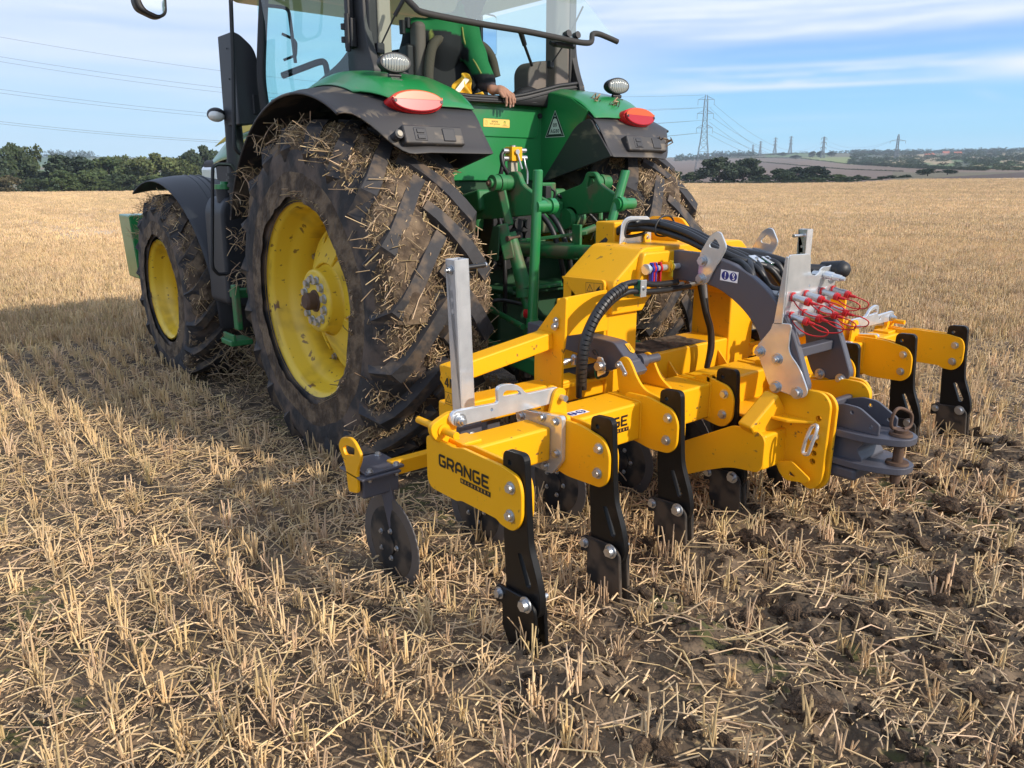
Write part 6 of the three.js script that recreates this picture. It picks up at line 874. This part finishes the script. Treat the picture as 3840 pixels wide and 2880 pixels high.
{
  const root = tag(group('stubble'), null, null, null, 'stuff');
  const near = Array.from({ length: 9 }, () => stalkGeo(8, .03, .06, .165, .0030)), mid = Array.from({ length: 5 }, () => stalkGeo(9, .06, .07, .16, .0034)), farG = Array.from({ length: 4 }, () => stalkGeo(12, .2, .07, .15, .0055));
  const A = [], B = [], F = [];
  const dir = -.05, row = .15;                      // drilled rows run nearly along the tractor's way
  const put = (list, x, z, s, sh = 1) => { const hgt = ground(x, z); list.push({ p: V(x, hgt - .004, z), q: qy(rnd() * 6.28), s: V(s, s * sh, s), c: strawCol().multiplyScalar(Math.hypot(x - CAM.x, z - CAM.z) > 9 ? swath(x, z) : 1) }); };
  for (let r = -60; r < 160; r++) for (let k = -130; k < 60; k++) {
    const x0 = r * row, z0 = k * .078 + rr(-.03, .03), x = x0 + dir * z0 + rr(-.013, .013) + .03 * (vn(z0 * .8, r * 3, 0, 5) - .5), z = z0, d = Math.hypot(x - CAM.x, z - CAM.z); if (d > 9.5 || d < .7 || !inView(x, z, 6)) continue;
    if (underWheel(x, z)) continue; const w = worked(x, z), gap = fbm(x * .9, z * .9, 3, 0, 41); if (rnd() < .22 + .5 * ss(.5, .66, gap) * (d < 5 ? 1 : .4)) continue; if (rnd() < w * .5) continue;
    put(A, x, z, rr(.75, 1.2), rr(.75, 1.1));
  }
  for (let i = 0; i < 46000; i++) { const b = rr(2, 77), d = Math.sqrt(rr(9.2 ** 2, 24 ** 2)); let x = CAM.x + d * Math.sin(b * RAD), z = CAM.z - d * Math.cos(b * RAD); x = Math.round((x - dir * z) / row) * row + dir * z + rr(-.03, .03); if (underWheel(x, z)) continue; put(B, x, z, rr(.8, 1.2), rr(.8, 1.1)); }
  for (let i = 0; i < 105000; i++) { const b = rr(2, 77), d = 22 * Math.pow(Math.min(170, dEdge(b) - 1) / 22, Math.pow(rnd(), .8)); const x = CAM.x + d * Math.sin(b * RAD), z = CAM.z - d * Math.cos(b * RAD); const n = fbm(x * .4, z * .04, 3, 0, 3); if (n < .42 && rnd() < .5) continue; put(F, x, z, rr(.9, 1.3) * (1 + d / 80), .85); }
  scatter('stalks', near, M.straw, A, root); scatter('stalks', mid, M.straw, B, root); scatter('stalks', farG, M.straw, F, root);
  // loose straw lying about, chaff
  const lit = tag(group('loose_straw'), null, null, null, 'stuff'), L = [], Ch = [];
  const lie = (list, x, z, len, k, lift = .2) => { const a = rnd() * 6.28, t = V(Math.cos(a), rr(-.08, lift), Math.sin(a)).normalize(); list.push({ p: V(x, ground(x, z) + .006 + Math.abs(t.y) * len * .45 + rr(0, .03) * rnd(), z), q: new THREE.Quaternion().setFromUnitVectors(V(0, 1, 0), t), s: V(k, len, k), c: strawCol() }); };
  for (let i = 0; i < 30000; i++) { const b = rr(-2, 80), d = Math.sqrt(rr(.9, 11 ** 2)) * (rnd() < .5 ? 1 : rr(.4, 1)), x = CAM.x + d * Math.sin(b * RAD), z = CAM.z - d * Math.cos(b * RAD); if (underWheel(x, z) && rnd() < .7) continue; const w = worked(x, z); if (rnd() < w * .45) continue; if (fbm(x * 1.7, z * 1.7, 3, 0, 9) < .4 && rnd() < .55) continue; lie(L, x, z, Math.pow(rnd(), 1.8) * .19 + .03, rr(.6, 1.2), .4); }
  for (let i = 0; i < 52000; i++) { const b = rr(-2, 80), d = 1 + 7 * Math.pow(rnd(), .7), x = CAM.x + d * Math.sin(b * RAD), z = CAM.z - d * Math.cos(b * RAD); if (rnd() < worked(x, z) * .5) continue; if (fbm(x * 2.3, z * 2.3, 3, 0, 19) < .42 && rnd() < .75) continue; lie(Ch, x, z, rr(.008, .035), rr(.25, .6), .12); }
  scatter('straw', [strawGeo], M.straw, L, lit); scatter('chaff', [strawGeo], M.straw, Ch, lit);
}
// crumbs and clods thrown up by the legs
const clodGeo = (s, k = 3) => { const g = new THREE.IcosahedronGeometry(1, k), p = g.attributes.position; for (let i = 0; i < p.count; i++) { const x = p.getX(i), y = p.getY(i), z = p.getZ(i), n = .45 + .95 * fbm(x * 1.5 + s * 9 + 20, y * 1.9 + z * 1.9 + 30, 4, 0, s) + .45 * (fbm(x * 6 + 9, z * 6 + y * 5, 3, 0, s + 4) - .5); p.setXYZ(i, x * n, y * n * .75, z * n); } g.computeVertexNormals(); return clean(g); };
M.clod = std(W1, .95, 0, { map: M.mud.map, color: lin(1, .92, .84), bumpMap: M.mud.bumpMap, bumpScale: .01 });
{
  const root = tag(group('soil_crumbs'), null, null, null, 'stuff'), g = [1, 2, 3, 4].map((s) => clodGeo(s, 2)), C = [];
  for (let i = 0; i < 7000; i++) { const k = Math.floor(rnd() * 8), z = legZ[k] - .05 + Math.pow(rnd(), .8) * 4.2, x = legX[k] + (rnd() + rnd() - 1) * .26; if (Math.hypot(x - CAM.x, z - CAM.z) < .8) continue; const s = Math.pow(rnd(), 3.5) * .034 + .004; C.push({ p: V(x, ground(x, z) + s * .25, z), q: new THREE.Quaternion().setFromEuler(new THREE.Euler(rnd() * 6, rnd() * 6, rnd() * 6)), s: V(s * rr(.6, 1.5), s * rr(.4, 1), s * rr(.6, 1.5)), c: (() => { const t = rr(.6, 1.15); return lin(t, t, t); })() }); }
  scatter('crumbs', g, M.clod, C, root);
  const named = [['big crumbly soil clod in the bottom middle of the worked strip', -.98, 2.93, .085], ['dark soil lump behind the third leg with a hole beside it', -.42, 2.62, .10], ['brown soil clod by the lower edge right of the front leg line', -1.32, 3.36, .075], ['flat soil clod beside the foot of the outer left leg', -1.58, 2.72, .055], ['soil lump thrown up beside the tow hitch', .62, 3.0, .075], ['dark clod at the lower right edge of the picture', -.25, 3.35, .08]];
  named.forEach(([l, x, z, s], i) => { const m = new THREE.Mesh(boxUV(clodGeo(i + 7, 4)), M.clod); m.name = numbered('soil_clod'); m.castShadow = m.receiveShadow = true; m.scale.set(s * .95, s * .72, s * .85); m.position.set(x, ground(x, z) + s * .1, z); m.rotation.y = i; tag(m, l, 'soil clod', 'soil clods'); scene.add(m); });
}
renderer.render(scene, camera);
